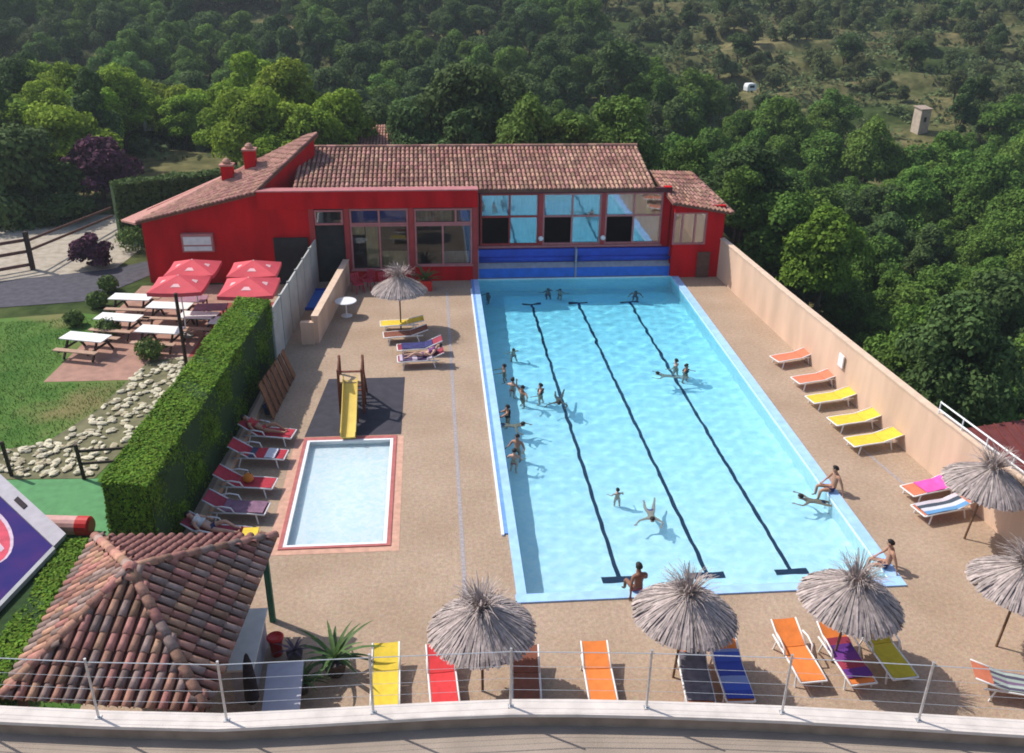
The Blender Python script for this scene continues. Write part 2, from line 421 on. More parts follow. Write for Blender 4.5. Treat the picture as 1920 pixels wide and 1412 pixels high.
# drains in the deck
drain = mat('drain_grating', (.34, .30, .30), .6, .25, 12)
mb = MB(); mb.add([(-1.68, -.5, .005), (-1.56, -.5, .005), (-1.56, 23.3, .005), (-1.68, 23.3, .005)], [(0, 1, 2, 3)])
build(mb, 'drain_channel', drain, kind='structure')
a = G(1600, 830); b = G(1712, 925)
mb = MB(); mb.add([(a.x, a.y, .005), (b.x, b.y, .005), (b.x+.1, b.y, .005), (a.x+.1, a.y, .005)], [(0, 1, 2, 3)])
build(mb, 'drain_channel', drain, kind='structure')

# ------------------------------------------------------------------ left-hand garden surfaces
def sheet(name, pts, z, m): 
    mb = MB(); mb.add([(p[0], p[1], z) for p in pts], [tuple(range(len(pts)))]); return build(mb, name, m, kind='structure')
lawn = mat('lawn', (.05, .125, .022), .95, 0, .55, .5, 30, col2=(.115, .20, .045), spec=.1, detail=6)
def lawn_mat():
    m = mat('lawn', (0, 0, 0)); N = m.node_tree.nodes; L = m.node_tree.links
    bs = N['Principled BSDF']; src = bs.inputs['Base Color'].links[0].from_socket
    tc = N.new('ShaderNodeTexCoord'); nz = N.new('ShaderNodeTexNoise'); nz.inputs['Scale'].default_value = .28; nz.inputs['Detail'].default_value = 3
    L.new(tc.outputs['Object'], nz.inputs['Vector'])
    mr = N.new('ShaderNodeMapRange'); mr.inputs['From Min'].default_value = .52; mr.inputs['From Max'].default_value = .68; mr.inputs['To Max'].default_value = .8
    L.new(nz.outputs[0], mr.inputs[0])
    mx = N.new('ShaderNodeMix'); mx.data_type = 'RGBA'; mx.inputs[7].default_value = (.22, .17, .08, 1)
    L.new(mr.outputs[0], mx.inputs[0]); L.new(src, mx.inputs[6]); L.new(mx.outputs[2], bs.inputs['Base Color'])
lawn_mat()
sheet('lawn', [(-30, -6), (-10.2, -6), (-10.2, 17), (-13, 20), (-18.6, 21.5), (-30, 19.5)], -.012, lawn)
sheet('artificial_turf', [(-18, 3.2), (-11.2, 3.2), (-11.2, 6.6), (-13.4, 6.75), (-18, 6.9)], -.004, mat('artificial_turf', (.09, .26, .10), .8, .15, 3, .3, 60))
gravel = mat('gravel_drive', (.30, .25, .19), .9, 0, 2.5, .5, 25, col2=(.46, .40, .32), detail=8)
sheet('gravel_drive', [(-42, 24), (-19, 24.6), (-18.3, 31), (-20, 38), (-42, 40)], -.012, gravel)
sheet('asphalt_path', [(-42, 21.2), (-30, 21.0), (-18.6, 23.0), (-16.4, 27), (-16.6, 29.5), (-19, 27.6), (-24, 26.0), (-42, 25.6)], -.006, mat('asphalt_path', (.075, .07, .085), .9, .25, 3, .3, 40))
sheet('picnic_paving', [(-17.4, 14.1), (-11.0, 14.1), (-9.2, 17), (-9.2, 25), (-16.6, 25)], -.004, mat('picnic_paving', (.36, .20, .15), .85, .2, 2, .2))

# ------------------------------------------------------------------ retaining wall, railing and road on the near side
ZC = 2.9
cpx = [(-700, 1300), (-250, 1322), (0, 1338), (200, 1347), (410, 1352), (560, 1345), (700, 1337), (830, 1330), (960, 1325), (1080, 1325), (1210, 1328), (1340, 1332), (1465, 1337), (1590, 1344), (1725, 1352), (1920, 1364), (2200, 1385), (2700, 1425)]
path = [G(x, y, ZC) for x, y in cpx]
def offset(path, d):
    out = []
    for i, p in enumerate(path):
        t = (path[min(i+1, len(path)-1)]-path[max(i-1, 0)]); t.z = 0; t.normalize()
        out.append(Vector((p.x-t.y*d, p.y+t.x*d, p.z)))
    return out
def ribbon(mb, a, b, za, zb, zt, m=0):
    """solid strip between two plan curves"""
    n = len(a)
    for i in range(n-1):
        v = [(a[i].x, a[i].y, zb), (a[i+1].x, a[i+1].y, zb), (b[i+1].x, b[i+1].y, zb), (b[i].x, b[i].y, zb),
             (a[i].x, a[i].y, zt), (a[i+1].x, a[i+1].y, zt), (b[i+1].x, b[i+1].y, zt), (b[i].x, b[i].y, zt)]
        f = [(4, 5, 6, 7), (0, 1, 5, 4), (2, 3, 7, 6)]
        if i == 0: f.append((3, 0, 4, 7))
        if i == n-2: f.append((1, 2, 6, 5))
        mb.add(v, f, m)
wall = thing('retaining_wall', 'long curved low roadside wall with a pale coping below the wire railing', 'wall')
mb = MB(); ribbon(mb, offset(path, -.13), offset(path, .13), 0, -.5, ZC-.07); build(mb, 'wall_body', mat('wall_render', (.30, .22, .165), .9, .2, 2.5, .3), wall)
mb = MB(); ribbon(mb, offset(path, -.19), offset(path, .19), 0, ZC-.07, ZC); build(mb, 'coping', mat('coping_pale', (.62, .55, .50), .8, .12, 3, .2), wall)
mb = MB(); ra = offset(path, -.10)
for i in range(len(ra)-1):
    mb.add([(ra[i].x, ra[i].y, 2.55), (ra[i+1].x, ra[i+1].y, 2.55), (ra[i+1].x, -70, 2.55), (ra[i].x, -70, 2.55)], [(3, 2, 1, 0)])
build(mb, 'road', mat('road', (.33, .265, .215), .9, .14, 1.1, .4, 30, detail=8), kind='structure')

galv = mat('galvanised_steel', (.55, .54, .54), .4, .15, 10, metal=.6)
wire = mat('railing_wire', (.66, .66, .66), .45, .1, 10, metal=.5)
rail = thing('wire_railing', 'grey metal post and wire railing standing on the roadside wall', 'railing')
RH = 1.38
spx = [-330, -70, 185, 425, 700, 957, 1212, 1466, 1722, 1990, 2250]
ppx = [c[0] for c in cpx]
tops = []
for x in spx:
    y = np.interp(x, ppx, [c[1] for c in cpx]); b = G(x, float(y)-1, ZC)
    mb = MB(); mb.tube([b, b+Vector((0, 0, RH))], .024, 8); mb.box(b+Vector((0, 0, .008)), (.1, .1, .016)); build(mb, 'post', galv, rail)
    tops.append(b)
for k, fz_ in enumerate((.12, .40, .68, .96, 1.30)):
    mb = MB(); mb.tube([t+Vector((0, 0, fz_+(.006 if k % 2 else 0))) for t in tops], .0032 if k < 4 else .009, 5); build(mb, 'wire', wire, rail)

# ------------------------------------------------------------------ right-hand boundary wall
WT = 2.05
bp = [(12.32, 25.0), (12.55, 21.5), (12.85, 17.0), (13.25, 12.0), (13.72, 6.6), (14.3, 1.0), (14.9, -7.6)]
def poly_wall(mb, pts, z0, z1, t, m=0):
    pv = [Vector((a, b, 0)) for a, b in pts]
    ribbon(mb, pv, offset(pv, -t), 0, z0, z1, m)
pv = [Vector((a, b, 0)) for a, b in bp][::-1]
rw = thing('boundary_wall', 'long peach rendered wall along the right side of the pool deck', 'wall')
peach = mat('peach_render', (.65, .45, .325), .85, .13, 1.3, .3, 25, detail=8, stretch=(1, 1, .25))
mb = MB(); ribbon(mb, offset(pv, -.2), pv, 0, -1.0, WT-.05); build(mb, 'wall_body', peach, rw)
mb = MB(); ribbon(mb, offset(pv, -.24), offset(pv, .035), 0, WT-.05, WT+.01); build(mb, 'coping', mat('peach_coping', (.68, .50, .37), .8, .1, 3), rw)
q = G(1610, 697, 1.1)
pl = GY(1608, 692, 12.0)
mb = MB(); mb.box((13.22, 11.55, 1.25), (.05, .42, .5)); sg = build(mb, 'notice_board', mat('notice_white', (.8, .78, .8), .5, .05, 4)); tag(sg, 'small blank white notice board fixed to the peach wall', 'notice board')
sg.rotation_euler = (0, 0, .0)
# white handrail on the wall's near stretch
hr = thing('wall_handrail', 'white double handrail on top of the peach wall behind the parasol', 'handrail')
wm = mat('white_metal', (.78, .78, .78), .4, .06, 6)
wp = [Vector((13.85-.0, 5.6, WT)), Vector((14.3+.1, 1.0, WT)), Vector((15.0, -7.6, WT))]
for z in (.16, .42):
    mb = MB(); mb.tube([p_+Vector((0, 0, z)) for p_ in wp], .028, 8); build(mb, 'rail', wm, hr)
for k in range(9):
    t = k/8; p_ = wp[0].lerp(wp[1], t*2) if t < .5 else wp[1].lerp(wp[2], t*2-1)
    mb = MB(); mb.tube([p_, p_+Vector((0, 0, .45))], .022, 6); build(mb, 'post', wm, hr)
# neighbouring roof beyond the wall
nb = thing('neighbour_shed', 'dark red sheet roof of a shed beyond the peach wall', 'shed')
nred = mat('sheet_roof_red', (.17, .045, .04), .6, .2, 3)
mb = MB()
A = Vector((17.4, 10.2, -1.2)); B = Vector((24.5, 11.6, -1.2)); Cc = Vector((24.5, 4.0, -2.6)); D = Vector((16.9, 3.0, -2.6))
mb.slab([D, Cc, B, A], .12); build(mb, 'roof', nred, nb)
for k in range(16):
    t = (k+.5)/16; mb = MB(); mb.beam(D.lerp(Cc, t)+Vector((0, 0, .02)), A.lerp(B, t)+Vector((0, 0, .02)), .06, .06); build(mb, 'roof_rib', nred, nb)
mb = MB(); mb.prism([(17.3, 3.4), (24.2, 4.2), (24.2, 11.2), (17.7, 9.9)], -9, -2.75); build(mb, 'wall', mat('shed_wall', (.4, .33, .27), .9), nb)

# ------------------------------------------------------------------ pool house
red = mat('red_render', (.50, .008, .012), .85, .22, 1.4, .3, 20, detail=8, stretch=(1, 1, .3), spec=.08)
redl = mat('red_trim', (.36, .045, .045), .7, .12, 2)
pinkf = mat('pink_frame', (.45, .17, .17), .6, .12, 3)
dark = mat('interior_dark', (.03, .028, .028), .9, .3, 2)
tile_m = mat('roof_tile', (.27, .125, .095), .9, 0, .7, .2, 30, col2=(.40, .23, .175), island=.40, hue=.02, detail=7)
tile_base = mat('roof_bed', (.16, .075, .055), .9, .2, 4)
glass = glass_mat('window_glass', (.75, .82, .85), .5); glass2 = glass_mat('window_glass_clear', (.82, .86, .88), 0.0)
bh = thing('pool_house', 'long red pool house with tiled roof and glazed front behind the pool', 'building')

def tiled_roof(mb, A, B, C, D, sp=.225, ex=.40, r=.088, seed=1):
    """barrel tiles on the plane A(eave left) B(eave right) C(top right) D(top left); joined"""
    rg = random.Random(seed); A, B, C, D = map(Vector, (A, B, C, D))
    nm = (B-A).cross(D-A).normalized()
    if nm.z < 0: nm = -nm
    n = int((B-A).length/sp)
    for i in range(n):
        t = (i+.5)/n; a = A.lerp(B, t); b = D.lerp(C, t); L = (b-a).length; d = (b-a).normalized(); s = d.cross(nm).normalized()
        m = max(1, int(L/ex)); e = L/m
        for j in range(m):
            p0 = a+d*(j*e-.03)+s*rg.uniform(-.012, .012); p1 = a+d*((j+1)*e+.02)+s*rg.uniform(-.012, .012)
            r0 = r*rg.uniform(.95, 1.08); r1 = r*.82; vs = []
            for p_, rr, h in ((p0, r0, .035), (p1, r1, .012)):
                for k in range(5):
                    th = math.pi*k/4; vs.append(p_+s*(math.cos(th)*rr)+nm*(math.sin(th)*rr*.95+h))
            mb.add(vs, [(k, k+1, 5+k+1, 5+k) for k in range(4)]+[(4, 3, 2, 1, 0)])

# volumes: long room (x -8.6..8.7), left wing, right wing
YF, YB = 25.75, 30.0; ZE, ZR = 4.45, 5.62
mb = MB()
mb.bb((-8.6, YB-.1, -1), (8.75, YB+.15, ZR-.15)); build(mb, 'back_wall', red, bh)
mb = MB(); mb.bb((-8.6, 25.2, .0), (9.6, YB-.1, .03)); build(mb, 'floor', mat('tile_floor', (.16, .12, .10), .5, .2, 3), bh)
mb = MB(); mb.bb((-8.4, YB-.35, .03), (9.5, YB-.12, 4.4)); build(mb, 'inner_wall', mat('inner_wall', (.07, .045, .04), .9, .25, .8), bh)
mb = MB(); mb.bb((-8.4, 25.9, 4.28), (8.7, YB-.12, 4.36)); build(mb, 'ceiling', mat('ceiling', (.35, .30, .27), .9), bh)
roof = MB(); ev = [(-9.0, YF-.2, ZE+.02), (8.95, YF-.2, ZE+.02), (8.85, YB+.2, ZR), (-9.0, YB+.2, ZR)]
roof.slab(ev, .14); ro = build(roof, 'roof', tile_base, bh)
mb = MB(); tiled_roof(mb, *ev, seed=3); build(mb, 'roof_tiles', tile_m, ro, kind='stuff')
mb = MB(); n = 40
for k in range(n):
    x0 = -9+17.85*k/n; mb.tube([(x0, YB+.2, ZR+.04), (x0+.46, YB+.2, ZR+.05)], [.13, .11], 8)
build(mb, 'ridge_tiles', tile_m, ro, kind='stuff')
mb = MB(); mb.bb((-9.0, YF-.26, ZE-.16), (-.1, YF-.14, ZE-.02)); build(mb, 'eave_board', redl, bh)
# red band over the left bays, standing proud
mb = MB(); mb.bb((-10.6, 24.92, 3.78), (-.02, 25.5, 4.62)); build(mb, 'fascia', red, bh)
mb = MB(); mb.bb((-10.6, 24.88, 4.62), (0.0, 25.54, 4.68)); build(mb, 'fascia_cap', pinkf, bh)
# left bays
def frame(mb, x0, x1, z0, z1, y, t=.09, d=.12, mid=(), rails=()):
    mb.bb((x0, y, z0), (x1, y+d, z0+t)); mb.bb((x0, y, z1-t), (x1, y+d, z1)); mb.bb((x0, y+.001, z0+t), (x0+t, y+d, z1-t)); mb.bb((x1-t, y+.001, z0+t), (x1, y+d, z1-t))
    for q in mid: mb.bb((q-t/2, y+.004, z0+t), (q+t/2, y+d-.004, z1-t))
    for q in rails: mb.bb((x0+t, y+.006, q-t/2), (x1-t, y+d-.006, q+t/2))
def window(parent, x0, x1, z0, z1, y, m, mid=(), rails=(), t=.09, open_=(), gm=None):
    mb = MB(); frame(mb, x0, x1, z0, z1, y, t, .12, mid, rails); fr = build(mb, 'window_frame', m, parent)
    xx = [x0+t, *[q for q in mid], x1-t]; zz = [z0+t, *rails, z1-t]
    for i in range(len(xx)-1):
        for j in range(len(zz)-1):
            if (i, j) in open_: continue
            mb = MB(); a = xx[i]+(t/2 if i else 0); b = xx[i+1]-(t/2 if i < len(xx)-2 else 0); c_ = zz[j]+(t/2 if j else 0); d_ = zz[j+1]-(t/2 if j < len(zz)-2 else 0)
            mb.bb((a, y+.05, c_), (b, y+.062, d_)); build(mb, 'pane', gm or glass, fr)
    return fr
YL = 25.0
for x in (-8.1, -6.42, -3.28, -.14):
    mb = MB(); mb.bb((x-.13, YL-.03, 0), (x+.13, YL+.2, 3.78)); build(mb, 'pillar', redl, bh)
window(bh, -7.95, -6.58, 2.95, 3.70, YL, pinkf)
window(bh, -6.27, -3.43, 2.95, 3.74, YL, pinkf, mid=(-4.85,), gm=glass2)
window(bh, -3.13, -.29, 2.95, 3.72, YL, pinkf, mid=(-1.1,), gm=glass2)
window(bh, -6.27, -3.43, .62, 2.94, YL, pinkf, mid=(-4.85,), gm=glass2)
window(bh, -3.13, -.29, .80, 2.94, YL, pinkf, mid=(-1.75,), gm=glass2)
mb = MB(); mb.bb((-6.29, YL-.02, 0), (-3.41, YL+.14, .61)); mb.bb((-3.15, YL-.02, 0), (-.27, YL+.14, .79)); build(mb, 'low_wall', red, bh)
mb = MB(); mb.bb((-3.2, YL-.10, .78), (-.25, YL+.02, .84)); build(mb, 'sill', pinkf, bh)
mb = MB(); mb.bb((-6.32, YL-.10, .60), (-3.4, YL+.02, .66)); build(mb, 'sill', pinkf, bh)
mb = MB(); mb.bb((-7.95, YL+.12, 0), (-6.57, YL+.16, 2.9)); build(mb, 'door', dark, bh)
blue_blind = mat('blue_blind', (.05, .07, .35), .8, .15, 4)
mb = MB(); mb.bb((-6.2, YL+.2, 2.98), (-4.9, YL+.22, 3.62)); build(mb, 'blind', blue_blind, bh)
mb = MB(); mb.bb((-4.8, YL+.2, 2.98), (-3.5, YL+.22, 3.62)); build(mb, 'blind', blue_blind, bh)
cream = mat('cream_curtain', (.60, .47, .24), .85, .15, 3, .3, 8)
def curtain_or_reflection(x0, x1, z0, z1, y, m, name='curtain_or_reflection'):
    mb = MB(); n = max(6, int((x1-x0)*14)); vs = []
    for z in (z0, z1):
        for i in range(n+1):
            vs.append((x0+(x1-x0)*i/n, y+.03*math.sin(i*1.9+x0), z))
    mb.add(vs, [(i, i+1, n+2+i, n+1+i) for i in range(n)]); return build(mb, name, m, bh, smooth=True)
curtain_or_reflection(-5.55, -4.95, .7, 2.85, YL+.3, cream); curtain_or_reflection(-6.2, -5.6, 2.35, 2.85, YL+.3, cream)
curtain_or_reflection(-4.8, -3.5, .7, 1.5, YL+.32, cream)
curtain_or_reflection(-1.7, -.4, .85, 1.45, YL+.32, mat('beige_curtain', (.38, .30, .26), .85, .15, 3))
curtain_or_reflection(-3.0, -1.3, 3.0, 3.66, YL+.28, mat('khaki_blind', (.30, .22, .12), .85, .2, 3))
curtain_or_reflection(-.95, -.4, 3.0, 3.6, YL+.28, blue_blind)
# right glazed bays over the pool
YG = 25.72
bx = [0.05, 3.2, 6.38, 9.42]
for x in (-.02, 3.2, 6.38):
    mb = MB(); mb.bb((x-.1, YG-.04, 1.5), (x+.1, YG+.18, 4.26)); build(mb, 'pillar', redl, bh)
mb = MB(); mb.bb((9.42, YG-.1, 0), (9.78, YG+.25, 4.52)); build(mb, 'pillar', red, bh)
mb = MB(); mb.bb((-.1, YG-.12, 4.26), (9.8, YG+.1, 4.50)); build(mb, 'beam', mat('dark_beam', (.10, .02, .025), .7, .2, 3), bh)
teal = mat('teal_reflection', (.16, .62, .72), .7, .2, 2.5, .3, 6)  # teal and pale blue: pool reflections in the panes, put into sheet colour
pale = mat('pale_blue_reflection', (.36, .62, .76), .7, .25, 1.6)
for i in range(3):
    a, b = bx[i]+.1, bx[i+1]-.1
    if i == 2: b = 9.41
    md = (a+b)/2
    window(bh, a, b, 1.58, 4.24, YG, pinkf if i else redl, mid=(md,), rails=(3.06,), open_=((0, 0),))
    curtain_or_reflection(md+.08, b-.12, 1.68, 2.98, YG+.2, teal if i < 2 else pale)  # coloured sheet standing in for the pool mirrored in the pane
    if i < 2: curtain_or_reflection(md+.08, b-.12, 3.12, 4.1, YG+.2, teal if i == 1 else pale)
    if i != 1: curtain_or_reflection(a+.12, md-.08, 3.12, 4.1, YG+.2, pale)
    else: curtain_or_reflection(a+.12, md-.08, 3.12, 3.8, YG+.2, blue_blind)
mb = MB(); mb.bb((-.05, YG-.14, 1.48), (9.46, YG+.02, 1.575)); build(mb, 'sill', pinkf, bh)
mb = MB(); mb.bb((-.1, YG-.02, 0), (9.42, YG+.2, 1.48)); build(mb, 'low_wall', redl, bh)
lamp_m = mat('lamp_globe', (.8, .8, .8), .3, .04, 3)
for x in (3.2, 6.38):
    g = G(0, 0); mb = MB(); mb.lathe([(.001, -.13), (.07, -.11), (.12, -.05), (.135, 0), (.12, .05), (.07, .11), (.001, .13)], (x, YG-.22, 1.98), 12); mb.tube([(x, YG-.2, 1.98), (x, YG-.02, 2.02)], .02, 6)
    l = build(mb, 'wall_lamp', lamp_m, smooth=True); tag(l, 'white globe lamp on the %s red pillar above the blue pool cover' % ('left' if x < 5 else 'right'), 'lamp', 'globe lamps over the pool cover')
# blue cover: housing under the glazing
blue = mat('cover_blue', (.03, .075, .46), .55, .15, 2.5)
blue2 = mat('cover_blue_light', (.035, .16, .62), .5, .15, 2.5)
greyb = mat('cover_grey', (.30, .30, .36), .6, .15, 4)
pc = thing('pool_cover_housing', 'long bright blue pool cover housing against the far end of the pool', 'pool cover')
for a, b in ((0.05, 4.95), (5.05, 9.95)):
    mb = MB(); mb.bb((a, 25.42, .78), (b, 25.60, 1.44)); build(mb, 'upper_panel', blue, pc)
    mb = MB(); mb.tube([(a, 25.40, .95), (b, 25.40, .95)], .12, 14); build(mb, 'cover_roll', blue, pc, smooth=True)
    mb = MB(); mb.add([(a, 25.41, .76), (b, 25.41, .76), (b, 25.22, .52), (a, 25.22, .52), (a, 25.5, .5), (b, 25.5, .5)], [(0, 3, 2, 1), (0, 1, 5, 4), (3, 4, 5, 2), (0, 4, 3), (1, 2, 5)]); build(mb, 'sloping_panel', greyb, pc)
    mb = MB(); mb.bb((a, 25.215, -.2), (b, 25.5, .515)); build(mb, 'lower_panel', blue2, pc)
for x in (0.0, 5.0, 10.0):
    mb = MB(); mb.bb((x-.045, 25.18, 0), (x+.045, 25.62, 1.5)); build(mb, 'bracket', greyb, pc)
# right wing
wr = thing('right_annexe', 'small red annexe with hipped tiled roof right of the blue pool cover', 'building')
mb = MB(); mb.bb((10.34, 24.9, -3), (12.42, 25.1, .07)); mb.bb((9.86, 24.9, .07), (12.42, 25.1, 1.72)); mb.bb((9.85, 24.9, 3.4), (12.42, 25.1, 3.75)); mb.bb((11.55, 24.9, 1.72), (12.42, 25.1, 3.4)); mb.bb((12.22, 25.1, -6), (12.42, 29, 3.4)); mb.bb((9.8, 29, -6), (12.42, 29.2, 3.6)); mb.bb((9.85, 25.3, .06), (10.0, 29, 4.1))
build(mb, 'wall', red, wr)
window(wr, 9.85, 11.55, 1.72, 3.4, 24.95, pinkf, mid=(10.3, 10.95))
mb = MB(); mb.bb((10.05, 26.4, 0), (12.2, 26.5, 3.6)); build(mb, 'inner_wall', dark, wr)
rr = MB(); P0 = (9.62, 24.55, 3.98); P1 = (12.72, 24.6, 3.42); P2 = (11.35, 28.2, 4.66); P3 = (9.15, 28.2, 4.72); P4 = (12.9, 29.2, 3.3)
rr.slab([P0, P1, P2, P3], .1); rr.slab([P1, P4, P2], .1); r2 = build(rr, 'roof', tile_base, wr)
mb = MB(); tiled_roof(mb, P0, P1, P2, P3, seed=9); tiled_roof(mb, P1, P4, P2, P2, seed=10); build(mb, 'roof_tiles', tile_m, r2, kind='stuff')
mb = MB(); mb.bb((11.2, 24.82, 0), (11.85, 24.89, 1.35)); build(mb, 'door', mat('brown_door', (.12, .06, .045), .7, .2, 5), wr)
# left wing
lw = thing('left_wing', 'red wing with a pinkish sloping roof and two chimneys left of the pool house', 'building')
a1 = Vector((-16.35, 25.4, 3.1)); b1 = Vector((-10.75, 25.0, 4.55)); c1 = Vector((-8.15, 29.2, 6.5)); d1 = Vector((-17.4, 27.6, 2.9))
mb = MB()
f0 = [(-16.3, 25.5), (-10.62, 25.1)]
mb.add([(-16.3, 25.5, -.2), (-8.2, 25.03, -.2), (-8.2, 25.03, 3.8), (-10.7, 25.1, 4.5), (-16.3, 25.5, 3.05)], [(0, 1, 2, 3, 4)])
mb.add([(-16.3, 25.5, -.2), (-16.3, 25.5, 3.05), (-16.8, 28.5, 2.9), (-16.8, 28.5, -.2)], [(0, 1, 2, 3)])
mb.add([(-10.7, 25.1, 3.9), (-10.7, 25.1, 4.5), (-8.2, 29.15, 6.42), (-8.2, 29.15, 3.9)], [(0, 3, 2, 1)])
mb.add([(-16.8, 28.5, -.2), (-16.8, 28.5, 2.9), (-8.2, 29.2, 6.4), (-8.2, 29.2, -.2)], [(0, 1, 2, 3)])
build(mb, 'wall', red, lw)
mb = MB(); mb.slab([a1+Vector((-.2, -.12, 0)), b1+Vector((.1, -.12, .04)), c1+Vector((.15, .1, .05))], .12); lr = build(mb, 'roof', tile_base, lw)
pink_tile = mat('pink_roof_tile', (.42, .215, .165), .85, .2, 5, .2, 30, island=.25, hue=.015)
mb = MB(); tiled_roof(mb, a1+Vector((-.2, -.12, 0)), b1+Vector((.1, -.12, .04)), c1+Vector((.1, .1, .05)), c1+Vector((-.3, 0, -.02)), sp=.21, seed=5); build(mb, 'roof_tiles', pink_tile, lr, kind='stuff')
mb = MB(); mb.slab([a1+Vector((-.2, -.1, -.02)), c1+Vector((.15, .12, .03)), c1+Vector((-1.5, 3.5, -2.2)), a1+Vector((-2.2, 4.0, -1.0))][::-1], .1); build(mb, 'rear_roof', pink_tile, lw)
for t, s, hh in ((.47, .0, .75), (.60, .0, .95)):
    pt = a1.lerp(c1, t)+Vector((.25, -.15, .1)); ch = MB(); ch.box(pt+Vector((0, 0, hh/2-.1)), (.55, .5, hh)); 
    c_ = build(ch, 'chimney', red, lw)
    mb = MB(); mb.box(pt+Vector((0, 0, hh-.06)), (.68, .62, .08)); mb.lathe([(.19, 0), (.21, .14), (.12, .24), (.01, .28)], pt+Vector((0, 0, hh-.02)), 10); build(mb, 'chimney_cap', pink_tile, c_)
mb = MB(); mb.bb((-10.0, 24.86, 0), (-8.35, 25.02, 2.35)); build(mb, 'dark_doorway', dark, lw)
q = GY(372, 458, 25.2)
mb = MB(); mb.bb((q.x-.75, 25.05, q.z-.35), (q.x+.75, 25.32, q.z+.55)); wf = build(mb, 'window', pinkf, lw)
mb = MB(); mb.bb((q.x-.66, 25.02, q.z+.02), (q.x+.66, 25.06, q.z+.42)); mb.bb((q.x-.66, 25.02, q.z-.28), (q.x+.66, 25.06, q.z-.06)); build(mb, 'pane', mat('white_shutter', (.7, .72, .72), .5, .1, 4), wf)

# footbath corridor: grey panel wall, blue footbath, low peach wall
gw = thing('grey_screen_wall', 'tall pale grey screen wall between hedge and pool house', 'wall')
g0 = Vector((-8.72, 15.4, 0)); g1 = Vector((-7.98, 24.85, 0)); n = 6
for k in range(n):
    a = g0.lerp(g1, k/n+.004); b = g0.lerp(g1, (k+1)/n-.004)
    mb = MB(); mb.beam(a+Vector((0, 0, 1.15)), b+Vector((0, 0, 1.15)), .07, 2.3); build(mb, 'panel', mat('grey_panel', (.46, .46, .43), .8, .15, 1.2, .2), gw)
    mb = MB(); mb.beam(a, a+Vector((0, 0, 2.36)), .1, .1); build(mb, 'post', mat('grey_post', (.38, .39, .37), .7), gw)
fb = thing('footbath', 'bright blue footbath tray on the floor of the corridor beside the grey screen', 'footbath', (-7.75, 22.5, .0))
mb = MB(); mb.bb((-.5, -1.25, .01), (.5, 1.25, .05)); build(mb, 'tray', blue2, fb)
for a, b in (((-.56, -1.31, .01), (-.5, 1.31, .14)), ((.5, -1.31, .01), (.56, 1.31, .14)), ((-.5, -1.31, .01), (.5, -1.25, .14)), ((-.5, 1.25, .01), (.5, 1.31, .14))):
    mb = MB(); mb.bb(a, b); build(mb, 'rim', blue, fb)
lwk = thing('low_peach_wall', 'low peach wall with bright top beside the footbath corridor', 'wall')
mb = MB(); mb.beam((-7.3, 17.3, .6), (-6.55, 24.8, .6), .26, 1.2); build(mb, 'wall_body', peach, lwk)
mb = MB(); mb.beam((-7.3, 17.28, 1.23), (-6.55, 24.82, 1.23), .30, .06); build(mb, 'coping', mat('peach_coping', (.6, .5, .4)), lwk)
mb = MB(); mb.box((-7.62, 17.3, .5), (.55, .26, 1.0)); build(mb, 'return', peach, lwk)

# ------------------------------------------------------------------ tiled gazebo by the road wall
gz = thing('gazebo', 'square gazebo with a pyramid roof of red barrel tiles beside the road wall', 'gazebo')
ZG = 2.35
gc = [G(5, 1308, ZG), G(385, 1333, ZG), G(515, 1008, ZG), G(180, 1010, ZG)]      # front left, front right, back right, back left
ap = G(245, 1068, 3.55)
tone = [mat('gazebo_tile', (.37, .185, .135), .85, .25, 9, .3, 40, rnd=.38, hue=.02), mat('gazebo_tile_grey', (.27, .185, .16), .9, .3, 9, .3, 40, rnd=.35)]
mb = MB()
for i in range(4): mb.slab([gc[i], gc[(i+1) % 4], ap], .05)
groof = build(mb, 'roof', mat('gazebo_bed', (.11, .055, .045), .95, .2, 6), gz)
def barrel(L, r0, r1, nseg=6, t=.014):
    mb = MB(); vs = []
    for y, r in ((0, r0), (L, r1)):
        for rr in (r, r-t):
            for k in range(nseg+1):
                th = math.pi*k/nseg; vs.append((math.cos(th)*rr, y, math.sin(th)*rr))
    n = nseg+1
    fs = [(k, 2*n+k, 2*n+k+1, k+1) for k in range(nseg)]+[(n+k+1, 3*n+k+1, 3*n+k, n+k) for k in range(nseg)]
    fs += [(k, k+1, n+k+1, n+k) for k in range(nseg)]+[(0, n, 3*n, 2*n), (nseg, 2*n+nseg, 3*n+nseg, n+nseg)]
    mb.add(vs, fs); return mb
tm = [barrel(.44, .095, .078).mesh('tile', t, True) for t in tone]
rm = [barrel(.46, .125, .105).mesh('ridge_tile', t, True) for t in tone]
cnt = 0; rest = MB()
def place(me_or_mb, p, d, nm, name, parent):
    s = d.cross(nm).normalized(); n2 = s.cross(d).normalized()
    o = link(name, me_or_mb, parent)
    o.matrix_local = Matrix(((s.x, d.x, n2.x, p.x), (s.y, d.y, n2.y, p.y), (s.z, d.z, n2.z, p.z), (0, 0, 0, 1)))
    return o
bt = barrel(.44, .095, .078)
